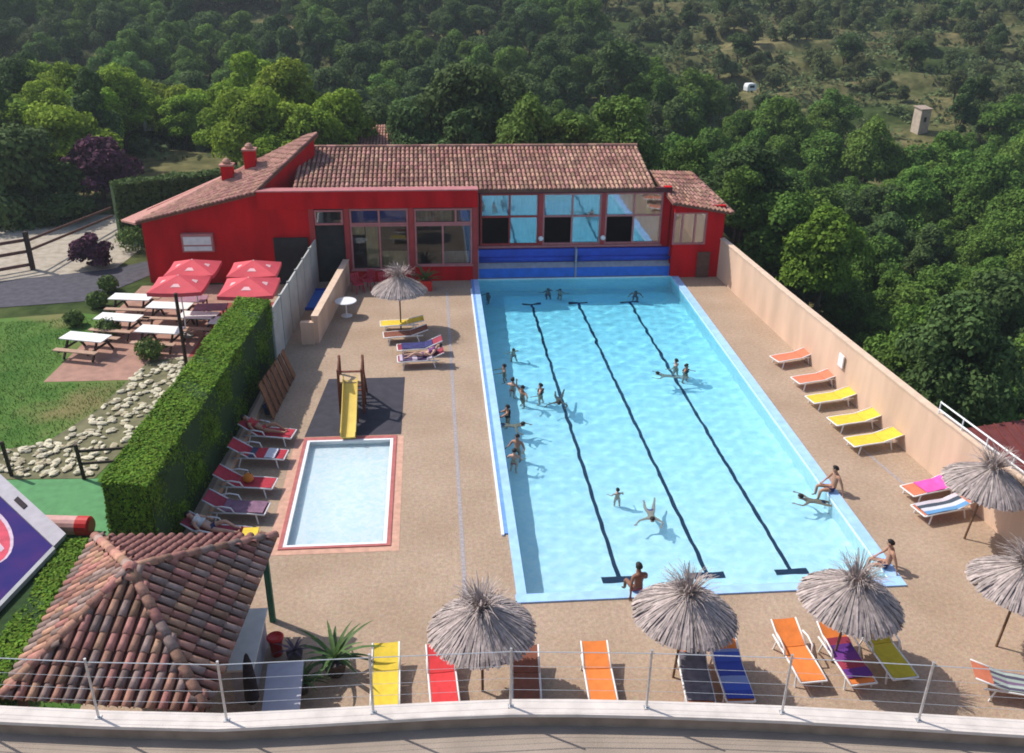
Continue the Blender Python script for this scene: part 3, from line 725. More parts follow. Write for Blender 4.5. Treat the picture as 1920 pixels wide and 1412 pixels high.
for i in (0, 1, 3, 2):
    A, B = gc[i], gc[(i+1) % 4]; e = (B-A); W_ = e.length; e.normalize()
    nm = (B-A).cross(ap-A).normalized(); nm = nm if nm.z > 0 else -nm
    up = nm.cross(e).normalized()
    if up.z < 0: up = -up
    hA = (ap-A).dot(up); xa = (ap-A).dot(e)
    n = int(W_/.235); sp = W_/n
    for k in range(n):
        x = (k+.5)*sp
        top = hA*(x/xa) if x < xa else hA*(W_-x)/(W_-xa)
        m = int((top-.02)/.365)+1
        for j in range(m):
            y = j*.365-.06
            if y > top-.12: break
            p_ = A+e*(x+rng.uniform(-.012, .012))+up*y+nm*(.012+.022)
            d = (up-nm*.035+e*rng.uniform(-.02, .02)).normalized()
            if i == 2 and cnt > 180:
                s_ = d.cross(nm).normalized(); n2 = s_.cross(d)
                rest.add([p_+s_*v[0]+d*v[1]+n2*v[2] for v in map(Vector, bt.v)], bt.f)
            else:
                place(tm[0 if rng.random() < .62 else 1], p_, d, nm, 'tile', groof); cnt += 1
build(rest, 'rear_tiles', tone[0], groof, smooth=True, kind='stuff')
for i in range(4):
    A = gc[i]; d = (ap-A); L = d.length; d.normalize(); n = int(L/.37)
    for j in range(n+1):
        p_ = A+d*(j*.37-.05)+Vector((0, 0, .055))
        if j*.37 > L-.2: break
        place(rm[0 if rng.random() < .75 else 1], p_, (d-Vector((0, 0, .03))).normalized(), Vector((0, 0, 1)), 'ridge_tile', groof); cnt += 1
mb = MB(); mb.lathe([(.17, 0), (.16, .08), (.08, .15), (.01, .17)], ap+Vector((0, 0, .02)), 12); build(mb, 'apex_cap', tone[0], groof, smooth=True)
green = mat('green_paint', (.03, .14, .09), .6, .15, 6)
cen = (gc[0]+gc[1]+gc[2]+gc[3])/4
for i in range(4):
    p_ = gc[i].lerp(cen, .10); p_.z = 0
    mb = MB(); mb.bb((p_.x-.07, p_.y-.07, 0), (p_.x+.07, p_.y+.07, ZG+.08)); build(mb, 'post', green if i == 2 else mat('brown_post', (.08, .05, .04), .7, .2, 8), gz)
for i in range(4):
    a = gc[i].lerp(cen, .10); b = gc[(i+1) % 4].lerp(cen, .10); mb = MB(); mb.beam((a.x, a.y, ZG-.02), (b.x, b.y, ZG-.02), .1, .12); build(mb, 'beam', mat('brown_post', (0, 0, 0)), gz)
# bar counter under the gazebo edge
q = G(500, 1200, 1.02)
bc = thing('bar_counter', 'white topped bar counter under the edge of the gazebo roof', 'counter', (-6.75, -2.3, 0))
mb = MB(); mb.bb((-.28, -1.1, .96), (.3, 1.0, 1.02)); build(mb, 'top', mat('counter_white', (.72, .68, .62), .5, .1, 3), bc)
mb = MB(); mb.bb((-.22, -1.02, 0), (.22, .92, .96)); build(mb, 'base', mat('counter_base', (.35, .34, .38), .8, .15, 3), bc)
rb = thing('red_bin', 'small red bin with flared rim at the foot of the green post', 'bin', tuple(G(517, 1205, .35)-Vector((0, 0, .35))))
mb = MB(); mb.lathe([(.13, 0), (.17, .5), (.175, .5)], n=14); build(mb, 'body', mat('red_plastic', (.55, .02, .02), .4, .1, 5), rb, smooth=True)
mb = MB(); mb.lathe([(.2, .48), (.21, .53), (.17, .56), (.15, .52)], n=14); build(mb, 'rim', mat('red_plastic', (0, 0, 0)), rb, smooth=True)
cu = thing('closed_parasol', 'folded dark parasol standing beside the gazebo close to the road wall', 'parasol', tuple(G(478, 1345, .3)-Vector((0, 0, .3))))
dk = mat('dark_canvas', (.03, .022, .025), .9, .3, 8)
mb = MB(); mb.lathe([(.1, .75), (.16, .9), (.14, 1.4), (.1, 1.8), (.04, 2.05), (.01, 2.1)], n=10); build(mb, 'folded_canopy', dk, cu, smooth=True)
mb = MB(); mb.tube([(0, 0, 0), (0, 0, .9)], .025, 8); build(mb, 'pole', galv, cu)
mb = MB(); mb.lathe([(.25, 0), (.25, .07), (.05, .12)], n=14); build(mb, 'base', mat('concrete', (.4, .38, .36), .9), cu)
st = thing('serving_table', 'pale grey serving table between the gazebo and the road railing', 'table', (-5.75, -4.0, 0), .06)
mb = MB(); mb.bb((-.4, -1.0, .78), (.4, 1.0, .82)); build(mb, 'top', mat('table_grey', (.42, .41, .47), .6, .1, 3), st)
for sx in (-.34, .34):
    for sy in (-.92, .92):
        mb = MB(); mb.bb((sx-.025, sy-.025, 0), (sx+.025, sy+.025, .78)); build(mb, 'leg', galv, st)
# agave-like plants by the railing
leafg = mat('agave_leaf', (.075, .14, .035), .6, .25, 8, transl=.15)
def rosette(name, n, L, W_, seed, m=None, tilt=(.25, 1.15)):
    rg = random.Random(seed); mb = MB()
    for k in range(n):
        a = 2*math.pi*k/n*1.0+rg.uniform(-.25, .25)+(k % 3)*.7; t = rg.uniform(*tilt); l = L*rg.uniform(.7, 1.1)
        d = Vector((math.cos(a), math.sin(a), 0)); s = Vector((-d.y, d.x, 0)); pr = None
        pts = []
        for i in range(6):
            u = i/5; r = l*u; ang = t+u*.55
            c_ = d*(r*math.sin(ang)) + Vector((0, 0, r*math.cos(ang)))
            wd = W_*(1-u)**.7*(.5+1.0*min(u*3, 1))/1.5+.004
            pts.append((c_-s*wd, c_+Vector((0, 0, -.25*wd)), c_+s*wd))
        o = len(mb.v)
        vs = [q for p_ in pts for q in p_]
        fs = []
        for i in range(5):
            b = i*3; fs += [(b, b+1, b+4, b+3), (b+1, b+2, b+5, b+4)]
        mb.add(vs, fs)
    return mb.mesh(name, m or leafg, True)
for k, (x, y, s_, nm_) in enumerate(((628, 1240, 1.0, 'large green agave with arching leaves in a pot left of the yellow lounger'), (565, 1275, .62, 'small green agave in a pot between counter and larger agave'))):
    t = thing('agave_plant', nm_, 'plant', tuple(G(x, y, .35)-Vector((0, 0, .35))))
    lv = link('leaves', rosette('leaves', 22, 1.15*s_, .075*s_, 11+k), t, (0, 0, .42*s_))
    mb = MB(); mb.lathe([(.2*s_, 0), (.3*s_, .42*s_), (.33*s_, .45*s_), (.26*s_, .43*s_)], n=14); build(mb, 'pot', mat('dark_pot', (.10, .085, .085), .8, .2, 6), t, smooth=True)
fl = thing('mauve_plant', 'mauve spiky plant in a small dark pot beside the red bin', 'plant', tuple(G(552, 1222, .3)-Vector((0, 0, .3))))
link('leaves', rosette('leaves', 18, .5, .04, 31, mat('mauve_leaf', (.12, .08, .11), .7, .3, 8)), fl, (0, 0, .3))
mb = MB(); mb.lathe([(.14, 0), (.2, .3), (.17, .31)], n=12); build(mb, 'pot', mat('dark_pot', (0, 0, 0)), fl, smooth=True)

# ------------------------------------------------------------------ hedge
def leaf_cloud(pts, nrm, size, seed, spread=.9, jit=.5):
    """quads at pts, facing roughly along nrm"""
    rg = np.random.default_rng(seed); n = len(pts)
    d = nrm+rg.normal(0, spread*.5, (n, 3)); d /= np.linalg.norm(d, axis=1, keepdims=True)+1e-9
    r = rg.normal(size=(n, 3)); a = np.cross(d, r); a /= np.linalg.norm(a, axis=1, keepdims=True)+1e-9; b = np.cross(d, a)
    s = size*(1+jit*(rg.random((n, 1))-.5)*2)
    k = rg.uniform(.5, .85, (n, 1))
    v = np.empty((n, 4, 3))
    v[:, 0] = pts-a*s; v[:, 1] = pts-b*s*k+d*s*.25; v[:, 2] = pts+a*s; v[:, 3] = pts+b*s*k+d*s*.25
    return v.reshape(-1, 3)
def quads_mesh(name, v, m):
    n = len(v)//4; me = bpy.data.meshes.new(name)
    me.vertices.add(len(v)); me.vertices.foreach_set('co', v.astype(np.float32).ravel())
    me.loops.add(4*n); me.loops.foreach_set('vertex_index', np.arange(4*n, dtype=np.int32))
    me.polygons.add(n); me.polygons.foreach_set('loop_start', np.arange(0, 4*n, 4, dtype=np.int32))
    me.update(calc_edges=True)
    for q in (m if isinstance(m, (list, tuple)) else [m]): me.materials.append(q)
    return me
hedge_m = mat('hedge_leaf', (.12, .22, .018), .75, .25, 1.1, island=.35, hue=.02, transl=.2, spec=.15)
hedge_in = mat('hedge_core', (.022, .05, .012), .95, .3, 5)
def face_pts(o, a, b, n, nrm):
    u = rg.random((n, 2)); q = np.array(o)+u[:, :1]*np.array(a)+u[:, 1:]*np.array(b)+rg.normal(0, .022, (n, 3))
    q += np.array(nrm)*(.06*np.sin(q[:, :1]*2.1+q[:, 1:2]*1.7)*np.sin(q[:, 2:]*2.5+q[:, 1:2])-.03)
    PT.append(q); NR.append(np.repeat(np.array(nrm, float)[None], n, 0))
def hedge_block(name, label, poly, HH, dens, leaf, seed):
    global PT, NR
    t = thing(name, label, 'hedge'); hp = [Vector((a, b, 0)) for a, b in poly]; cc = sum(hp, Vector())/4; PT = []; NR = []
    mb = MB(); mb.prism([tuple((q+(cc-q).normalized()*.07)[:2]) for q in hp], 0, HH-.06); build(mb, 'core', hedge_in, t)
    for i in range(4):
        a = hp[i]; b = hp[(i+1) % 4]; e = b-a; nn = Vector((e.y, -e.x, 0)).normalized()
        if nn.dot(a-cc) < 0: nn = -nn
        face_pts(a, e, (0, 0, HH), int(e.length*HH*dens), nn)
    e1 = hp[1]-hp[0]; e2 = hp[3]-hp[0]
    face_pts(hp[0]+Vector((0, 0, HH)), e1, e2, int(e1.length*e2.length*dens*1.5), (0, 0, 1))
    link('foliage', quads_mesh('foliage', leaf_cloud(np.concatenate(PT), np.concatenate(NR), leaf, seed, .6), hedge_m), t)
    return t
rg = np.random.default_rng(4); PT = []; NR = []
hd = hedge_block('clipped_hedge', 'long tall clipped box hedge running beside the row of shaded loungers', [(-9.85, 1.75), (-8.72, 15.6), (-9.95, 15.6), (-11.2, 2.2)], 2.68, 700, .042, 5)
ha, hb, hc_, hd_ = G(168, 1012, .75), G(-60, 1400, .75), G(-200, 1330, .75), G(118, 1008, .75)
hedge_block('low_hedge', 'low bright green clipped hedge between the blue panel and the gazebo roof', [(q.x, q.y) for q in (ha, hb, hc_, hd_)], .75, 600, .045, 8)
mb = MB(); mb.beam((-9.35, 1.9, .12), (-8.45, 15.2, .12), .22, .24); kb = build(mb, 'hedge_kerb', peach, hd)

# timber A-frame and planter edge at the near end of the hedge
af = thing('timber_trestle', 'grey timber trestle leaning at the near end of the hedge', 'trestle')
tb = mat('weathered_timber', (.28, .22, .17), .85, .25, 6)
p0 = G(262, 915, 2.3)
for xy in ((235, 1005), (292, 1003), (262, 1008)):
    b = G(*xy, .5); b.z = 0; mb = MB(); mb.beam(b, p0, .07, .07); build(mb, 'leg', tb, af)
# stacked wooden boards at the hedge's far end
wb = thing('stacked_boards', 'brown wooden boards stacked upright against the far end of the hedge', 'boards')
for k in range(7):
    a = Vector((-8.35+.05*k, 10.6+.55*k, 0)); mb = MB(); mb.beam(a+Vector((.25, 0, .02)), a+Vector((-.15, .1, 1.35-.04*k)), .5, .04, up=(1, 0, 0)); build(mb, 'board', mat('brown_board', (.20, .085, .04), .75, .25, 5, rnd=.3), wb)

# ------------------------------------------------------------------ stones, posts, tables, red parasols
rbed = sheet('rock_bed', [(-17.5, 6.95), (-13.2, 6.75), (-11.9, 13), (-12.2, 16.2), (-13.9, 15.9), (-14.6, 11.5), (-15.6, 9.2), (-17.5, 8.6)], -.001, mat('rock_bed', (.15, .14, .075), .95, .3, 2, .5, 14))
stone_m = [mat('pale_stone', (.58, .52, .38), .85, .15, 5, .5, 12, rnd=.18), mat('tan_stone', (.42, .36, .24), .85, .2, 5, .5, 12, rnd=.2)]
def rock_mesh(seed, m):
    rg = random.Random(seed); mb = MB(); prof = []; n = 7; rows = 4; vs = []
    for i in range(rows):
        ph = math.pi*(i+.6)/(rows+.2)
        for k in range(n):
            th = 2*math.pi*(k+.5*(i % 2))/n; r = rg.uniform(.75, 1.15); vs.append((math.sin(ph)*math.cos(th)*r, math.sin(ph)*math.sin(th)*r*.8, math.cos(ph)*.62*r+.28))
    fs = [(i*n+k, i*n+(k+1) % n, (i+1)*n+(k+1) % n, (i+1)*n+k) for i in range(rows-1) for k in range(n)]+[tuple(range(n))[::-1], tuple(range((rows-1)*n, rows*n))]
    mb.add(vs, fs); return mb.mesh('stone', m)
rocks = [rock_mesh(i, stone_m[i % 2 if i > 2 else 0]) for i in range(5)]
def inpoly(x, y, pl):
    c_ = False
    for i in range(len(pl)):
        x0, y0 = pl[i]; x1, y1 = pl[i-1]
        if (y0 > y) != (y1 > y) and x < (x1-x0)*(y-y0)/(y1-y0)+x0: c_ = not c_
    return c_
bedp = [(-17.4, 7.05), (-13.3, 6.95), (-12.1, 13), (-12.4, 16.0), (-13.8, 15.7), (-14.5, 11.5), (-15.5, 9.2), (-17.4, 8.5)]
k = 0; used = []
while k < 290 and len(used) < 5000:
    x, y = rng.uniform(-17.5, -11.8), rng.uniform(6.9, 16.2); used.append(0)
    if inpoly(x, y, bedp):
        o = link('stone', rocks[rng.randrange(5)], rbed, (x, y, .02), rng.uniform(0, 6.28)); s_ = rng.uniform(.09, .19); o.scale = (s_*rng.uniform(.8, 1.4), s_, s_*rng.uniform(.4, .7)); k += 1
dw = mat('dark_wood', (.045, .028, .022), .8, .3, 6)
def post(px0, px1, label, r=.06, h=None, name='timber_post'):
    b = G(*px0); mb = MB()
    hh = h or 2.8
    mb.tube([(0, 0, 0), (0, 0, hh*.5), (0, 0, hh)], [r, r*.97, r*.9], 8); mb.lathe([(r*1.05, 0), (r*1.1, .03), (r*.4, .06)], (0, 0, hh), 8)
    o = link(name, mb.mesh(name, dw), None, b); return tag(o, label, 'post')
post((350, 688), 0, 'tall dark timber post standing beside the hedge in front of the picnic tables', .075, 3.1)
fr_m = mat('brown_rail', (.14, .07, .055), .8, .25, 6)
fe = thing('ranch_fence', 'brown two rail timber fence with a dark post along the gravel drive', 'fence')
pts = [G(-60, 530), G(62, 505), G(128, 470)]
h_ = 1.9
mb = MB(); mb.beam(pts[1], pts[1]+Vector((0, 0, 2.0)), .2, .2); build(mb, 'post', dw, fe)
for a, b in ((pts[0], pts[1]),):
    for z in (1.55, .95, .25):
        mb = MB(); mb.beam(a+Vector((-4, -2.2, z)), b+Vector((0, .12, z)), .06, .16); build(mb, 'rail', fr_m, fe)
b2 = G(150, 452)
for z in (1.6, 1.1):
    mb = MB(); mb.beam(pts[1]+Vector((0, .12, z-.1)), b2+Vector((1.0, 3.0, z-.5)), .05, .13); build(mb, 'rail', fr_m, fe)
for (x, y, lb, rails) in ((22, 892, 'thin dark fence post at the left edge of the rock bed', 0), (158, 898, 'thin dark fence post with two rails meeting the hedge', 1)):
    t = thing('garden_post', lb, 'post', tuple(G(x, y)))
    mb = MB(); mb.beam((0, 0, 0), (-.05, 0, 1.25), .09, .09); build(mb, 'post', dw, t)
    if rails:
        for z in (.55, 1.0):
            mb = MB(); mb.beam((.0, .02, z), (1.9, .1, z+.05), .05, .08); build(mb, 'rail', dw, t)
# picnic tables
wht = mat('white_tabletop', (.80, .78, .75), .6, .05, 3); bwood = mat('bench_wood', (.42, .27, .19), .8, .2, 4, stretch=(1, 8, 8))
def picnic(loc, rz, label, sx=1.0):
    t = thing('picnic_table', label, 'picnic table', loc, rz, 'white topped picnic tables')
    mb = MB(); mb.bb((-.95*sx, -.4, .73), (.95*sx, .4, .77)); build(mb, 'top', wht, t)
    for s in (-1, 1):
        mb = MB(); mb.bb((-.95*sx, s*.78-.14, .42), (.95*sx, s*.78+.14, .46)); build(mb, 'bench', bwood, t)
        for e in (-1, 1):
            mb = MB(); mb.beam((e*.65*sx, s*.72, 0), (e*.65*sx, s*.2, .73), .06, .09); build(mb, 'leg', dw, t)
    for e in (-1, 1):
        mb = MB(); mb.beam((e*.65*sx-.04, -.9, .38), (e*.65*sx-.04, .9, .38), .05, .08); build(mb, 'cross_bar', dw, t)
    return t
for (x, y, a, lb) in ((160, 631, -.28, 'white topped picnic table nearest to the lawn'), (222, 594, -.22, 'white topped picnic table in the middle of the left column'), (247, 556, -.15, 'white topped picnic table farthest back by the drive'),
                      (300, 617, -.2, 'white topped picnic table just left of the tall post'), (318, 572, -.15, 'white topped picnic table behind the tall post by the red parasol')):
    p_ = G(x, y, .77); picnic((p_.x, p_.y, 0), a, lb)
# square red parasols
rc = mat('red_canvas', (.62, .075, .095), .75, .10, 2.0, .2, 6); rcl = mat('pink_emblem', (.75, .45, .45), .75, .1, 3)
def square_parasol(c_, hx, hy, z, label, rz=0.0):
    t = thing('red_parasol', label, 'parasol', (c_[0], c_[1], 0), rz, 'square red parasols over the picnic terrace')
    mb = MB(); a = z+.42
    pts = [(-hx, -hy, z), (hx, -hy, z), (hx, hy, z), (-hx, hy, z)]
    n = 6; vs = [(0, 0, a)]; 
    for i in range(4):
        for k in range(n):
            u = k/n; q0 = Vector(pts[i]).lerp(Vector(pts[(i+1) % 4]), u); q0.z -= .05*math.sin(math.pi*u); vs.append(tuple(q0))
    m = len(vs)-1; fs = [(0, 1+i, 1+(i+1) % m) for i in range(m)]
    vs += [(v[0], v[1], v[2]-.16) for v in vs[1:]]; fs += [(1+i, 1+m+i, 1+m+(i+1) % m, 1+(i+1) % m) for i in range(m)]
    mb.add(vs, fs); build(mb, 'canopy', rc, t)
    mb = MB(); mb.tube([(0, 0, 0), (0, 0, a)], .03, 8); build(mb, 'pole', mat('pole_white', (.7, .68, .65), .5), t)
    for q in pts:
        mb = MB(); mb.tube([(0, 0, a-.06), (q[0]*.97, q[1]*.97, q[2]-.01)], .012, 5); build(mb, 'rib', dw, t)
    mb = MB(); mb.lathe([(.3, 0), (.3, .08), (.06, .14)], n=12); build(mb, 'base', mat('concrete', (0, 0, 0)), t)
    # pale printed emblem on each slope
    for i in range(4):
        e0 = Vector(pts[i]); e1_ = Vector(pts[(i+1) % 4]); tp = Vector((0, 0, a)); vs = []
        for (u, v) in ((.36, .32), (.64, .32), (.58, .5), (.42, .5)):
            b = e0.lerp(e1_, u); b.z -= .05*math.sin(math.pi*u); vs.append(b.lerp(tp, v)+Vector((0, 0, .012)))
        mb = MB(); mb.add(vs, [(0, 1, 2, 3)]); build(mb, 'emblem', rcl, t)
square_parasol((-12.85, 20.55), 1.05, .98, 2.35, 'square red parasol at the back left against the red wing')
square_parasol((-12.95, 18.45), 1.1, .98, 2.35, 'square red parasol at the front left beside the white tables')
square_parasol((-10.15, 20.3), 1.05, .95, 2.35, 'square red parasol at the back right near the grey screen wall')
square_parasol((-9.98, 18.0), 1.12, 1.1, 2.35, 'square red parasol at the front right above the hedge end')
# tables under / beside them
for k, (x, y, lb) in enumerate(((395, 575, 'mauve cloth covered table in front of the red parasols'), (358, 560, 'mauve cloth covered table beside the tall timber post'))):
    p_ = G(x, y, .75); t = thing('covered_table', lb, 'table', (p_.x, p_.y, 0))
    mb = MB(); mb.bb((-.7, -.42, .71), (.7, .42, .75)); build(mb, 'top', mat('mauve_cloth', (.32, .17, .22), .85, .2, 4), t)
    for ex in (-.6, .6):
        for ey in (-.35, .35): mb = MB(); mb.bb((ex-.03, ey-.03, 0), (ex+.03, ey+.03, .71)); build(mb, 'leg', dw, t)
sheet('parasol_shade_paving', [(-12.4, 16.2), (-9.25, 16.2), (-9.25, 22.4), (-12.0, 22.4)], .0005, mat('parasol_shade_paving', (.30, .05, .05), .85, .2, 2, .2))  # shade under the parasols put into a darker, redder paving colour
for (x, y, a, lb) in ((430, 600, -.1, 'white topped picnic table half hidden behind the far end of the hedge'), (372, 590, -.15, 'white topped picnic table right of the tall post'), (500, 478, -.1, 'white topped picnic table under the back right red parasol')):
    p_ = G(x, y, .77); picnic((p_.x, p_.y, 0), a, lb, .85)
# low planter with yellow-green shrubs around the picnic terrace
shrub_m = mat('shrub_leaf', (.10, .16, .03), .8, .3, 2, island=.3, transl=.2)
def shrub(loc, r, seed, label, m=None, name='shrub', group='low shrubs round the picnic terrace'):
    rg = np.random.default_rng(seed); n = 700; u = rg.normal(size=(n, 3)); u /= np.linalg.norm(u, axis=1, keepdims=True)
    q = u*np.array([1, 1, .8])*r*(rg.random((n, 1))**.4); q[:, 2] += r*.75; q = q[q[:, 2] > .02]; u = u[:len(q)]
    t = thing(name, label, 'shrub', loc, 0, group)
    link('foliage', quads_mesh('foliage', leaf_cloud(q, (q-np.array([0, 0, r*.6]))/r, .07, seed), m or shrub_m), t)
    mb = MB(); mb.tube([(0, 0, 0), (.03, 0, r*.8)], [.03, .015], 6); build(mb, 'stem', dw, t)
    return t
for k, (x, y, r, lb) in enumerate(((205, 630, .55, 'small yellow green shrub between the two left picnic tables'), (283, 672, .6, 'small yellow green shrub at the front of the picnic terrace'), (185, 575, .5, 'small olive shrub left of the middle picnic table'), (140, 610, .45, 'small dark shrub beside the nearest picnic table'), (205, 545, .5, 'small shrub next to the farthest picnic table'), (440, 470, .9, 'leafy shrub in front of the dark doorway of the red wing'), (250, 470, .9, 'bushy shrub at the left corner of the red wing'))):
    shrub(tuple(G(x, y)), r, 50+k, lb)
# blue panel with emblem, left edge
bpn = thing('blue_game_table', 'large tilted blue panel with red and white emblem and grey rim at the left edge', 'game table')
A = G(122, 1000, .85); Bq = G(-8, 882, 1.0); Dq = G(-12, 1140, .85)
Bq = A+(Bq-A)*1.15; Dq = A+(Dq-A)*1.2; Cq = Bq+Dq-A
nrm = (Bq-A).cross(Dq-A).normalized(); nrm = nrm if nrm.z > 0 else -nrm
def pp(u, v, h=0.0): return A+(Bq-A)*u+(Dq-A)*v+nrm*h
def quad3(mb, u0, u1, v0, v1, h0, h1):
    vs = [pp(u0, v0, h0), pp(u1, v0, h0), pp(u1, v1, h0), pp(u0, v1, h0), pp(u0, v0, h1), pp(u1, v0, h1), pp(u1, v1, h1), pp(u0, v1, h1)]
    mb.add(vs, [(0, 1, 2, 3), (4, 5, 6, 7), (0, 1, 5, 4), (1, 2, 6, 5), (2, 3, 7, 6), (3, 0, 4, 7)])
mb = MB(); quad3(mb, .0, 1, .16, 1, -.12, 0); build(mb, 'panel', mat('panel_blue', (.012, .010, .13), .6, 0, 1.3, col2=(.05, .015, .13), spec=.1), bpn)
mb = MB(); quad3(mb, -.01, 1, 0, .155, -.12, .02); build(mb, 'rim', mat('panel_grey', (.40, .37, .40), .6, .12, 3), bpn)
mb = MB(); quad3(mb, -.03, -.001, .16, 1, -.12, .015); build(mb, 'edge_trim', mat('panel_trim', (.36, .36, .37), .6, .1, 3), bpn)
mb = MB(); quad3(mb, .40, .52, .05, .10, .021, .05); build(mb, 'handle', dk, bpn)
def emblem(name, us, m, h):
    mb = MB(); mb.add([pp(u, v, h) for u, v in us], [tuple(range(len(us)))]); build(mb, name, m, bpn)
ring = [(.50+.30*math.cos(t), .50+.23*math.sin(t)) for t in np.linspace(0, 2*math.pi, 24, endpoint=False)]
emblem('emblem_ring', ring, mat('emblem_white', (.55, .42, .50), .6, .2, 4), .004)
ring = [(.50+.285*math.cos(t), .52+.215*math.sin(t)) for t in np.linspace(0, 2*math.pi, 24, endpoint=False)]
emblem('emblem_disc', ring, mat('emblem_red', (.55, .05, .09), .6, .2, 4), .008)
emblem('emblem_stripe', [(.27, .46), (.73, .42), (.73, .46), (.27, .50)], mat('emblem_white', (0, 0, 0)), .012)
for u, v in ((.06, .06), (.06, .94), (.94, .06), (.94, .94)):
    p_ = pp(u, v, -.12); mb = MB(); mb.beam((p_.x, p_.y, -.02), p_, .1, .1); build(mb, 'leg', mat('panel_grey', (0, 0, 0)), bpn)
rcn = G(135, 985, .3)
cyl = thing('red_roller', 'short red and white padded roller lying on the turf beside the blue panel', 'roller', (rcn.x-.1, rcn.y, .3))
mb = MB(); mb.tube([(-.75, .1, 0), (.28, -.02, 0)], .28, 16); build(mb, 'pale_section', mat('roller_pale', (.6, .33, .30), .6, .15, 4), cyl, smooth=False)
mb = MB(); mb.tube([(.28, -.02, 0), (.62, -.06, 0), (.68, -.067, 0)], [.285, .285, .22], 16); build(mb, 'red_end', mat('red_plastic', (0, 0, 0)), cyl)

# ------------------------------------------------------------------ trees
bark = mat('bark', (.10, .075, .055), .9, .3, 5, .5, 15)
LEAF = {
 'dark':  mat('leaf_dark', (.086, .138, .042), .8, .25, .35, rnd=.20, island=.25, hue=.012, transl=.22, spec=.12),
 'mid':   mat('leaf_mid', (.122, .210, .038), .8, .25, .35, rnd=.18, island=.25, hue=.012, transl=.25, spec=.12),
 'light': mat('leaf_light', (.245, .35, .035), .8, .25, .35, rnd=.20, island=.30, hue=.02, transl=.3, spec=.12),
 'olive': mat('leaf_olive', (.125, .155, .062), .85, .25, .35, rnd=.25, island=.25, hue=.02, transl=.2, spec=.1),
 'fresh': mat('leaf_fresh', (.135, .245, .030), .8, .25, .35, rnd=.05, island=.25, hue=.012, transl=.25, spec=.12),
 'plum':  mat('leaf_plum', (.11, .038, .07), .8, .3, .35, island=.35, transl=.2, spec=.15),
}
def crown_pts(seed, R, Hc, lobes, n, base):
    """leaf points on the outsides of a cluster of lobes; R radius, Hc crown height, base height of crown bottom"""
    rg = np.random.default_rng(seed)
    cs = []; rs = []
    for i in range(lobes):
        a = rg.uniform(0, 2*math.pi); u = rg.random()**.55; h = rg.random()
        prof = math.sin(math.pi*min(1, .18+.80*h))**.7
        cs.append((math.cos(a)*u*R*.72*prof, math.sin(a)*u*R*.72*prof, base+Hc*(.12+.76*h))); rs.append(R*rg.uniform(.26, .46)*(1.1-.35*h))
    cs = np.array(cs); rs = np.array(rs)
    pick = rg.choice(lobes, n, p=rs**2/np.sum(rs**2))
    u = rg.normal(size=(n, 3)); u /= np.linalg.norm(u, axis=1, keepdims=True); u[:, 2] = np.where(u[:, 2] < -.35, -u[:, 2], u[:, 2])
    rad = rs[pick]*(.55+.5*rg.random(n)**.6)
    lump = 1+.16*np.sin(u[:, 0]*6+pick)*np.sin(u[:, 1]*6+pick*2)*np.sin(u[:, 2]*5)
    q = cs[pick]+u*(rad*lump)[:, None]*np.array([1, 1, .85])
    nr = u*.8+np.array([0, 0, .35])
    # drop leaves buried deep inside other lobes
    dd = np.linalg.norm((q[:, None]-cs[None])/np.array([1, 1, .85]), axis=2)/rs[None]
    keep = (dd.min(1) > .42)
    return q[keep], nr[keep]
def tree_protos(kind, seeds, R, Hc, base, lobes, n, leaf):
    out = []
    for s in seeds:
        q, nr = crown_pts(s, R, Hc, lobes, n, base)
        me = quads_mesh('crown', leaf_cloud(q, nr, leaf, s, 1.0, .45), LEAF[kind])
        mb = MB(); rg = random.Random(s); top = base+Hc*.75
        lean = rg.uniform(-.2, .2); mb.tube([(0, 0, -1.2), (lean*.3, 0, base*.6), (lean, .1, base+Hc*.35), (lean*1.3, .1, top)], [.045*R+.06, .035*R+.05, .025*R+.03, .01], 7)
        for k in range(5):
            a = rg.uniform(0, 6.28); h0 = base*.7+Hc*.3*rg.random(); mb.tube([(lean*.5, 0, h0), (math.cos(a)*R*.35, math.sin(a)*R*.35, h0+Hc*.2), (math.cos(a)*R*.65, math.sin(a)*R*.65, h0+Hc*.38)], [.02*R+.03, .018*R, .008], 5)
        out.append((me, mb.mesh('trunk', bark, True)))
    return out
TP = {
 'dark': tree_protos('dark', (1, 2, 3, 4), 2.6, 4.6, 1.6, 28, 13000, .10),
 'mid': tree_protos('mid', (5, 6, 7, 8), 2.6, 4.8, 1.4, 28, 13000, .10),
 'light': tree_protos('light', (9, 10, 11), 2.5, 4.2, 1.4, 28, 13000, .10),
 'olive': tree_protos('olive', (12, 13, 14), 2.2, 2.9, .7, 20, 6500, .10),
}
TP['dark'] += tree_protos('dark', (21, 22), 1.7, 5.6, 1.4, 24, 10000, .10)
TP['fresh'] = tree_protos('fresh', (31,), 2.5, 4.2, 1.4, 28, 13000, .10)
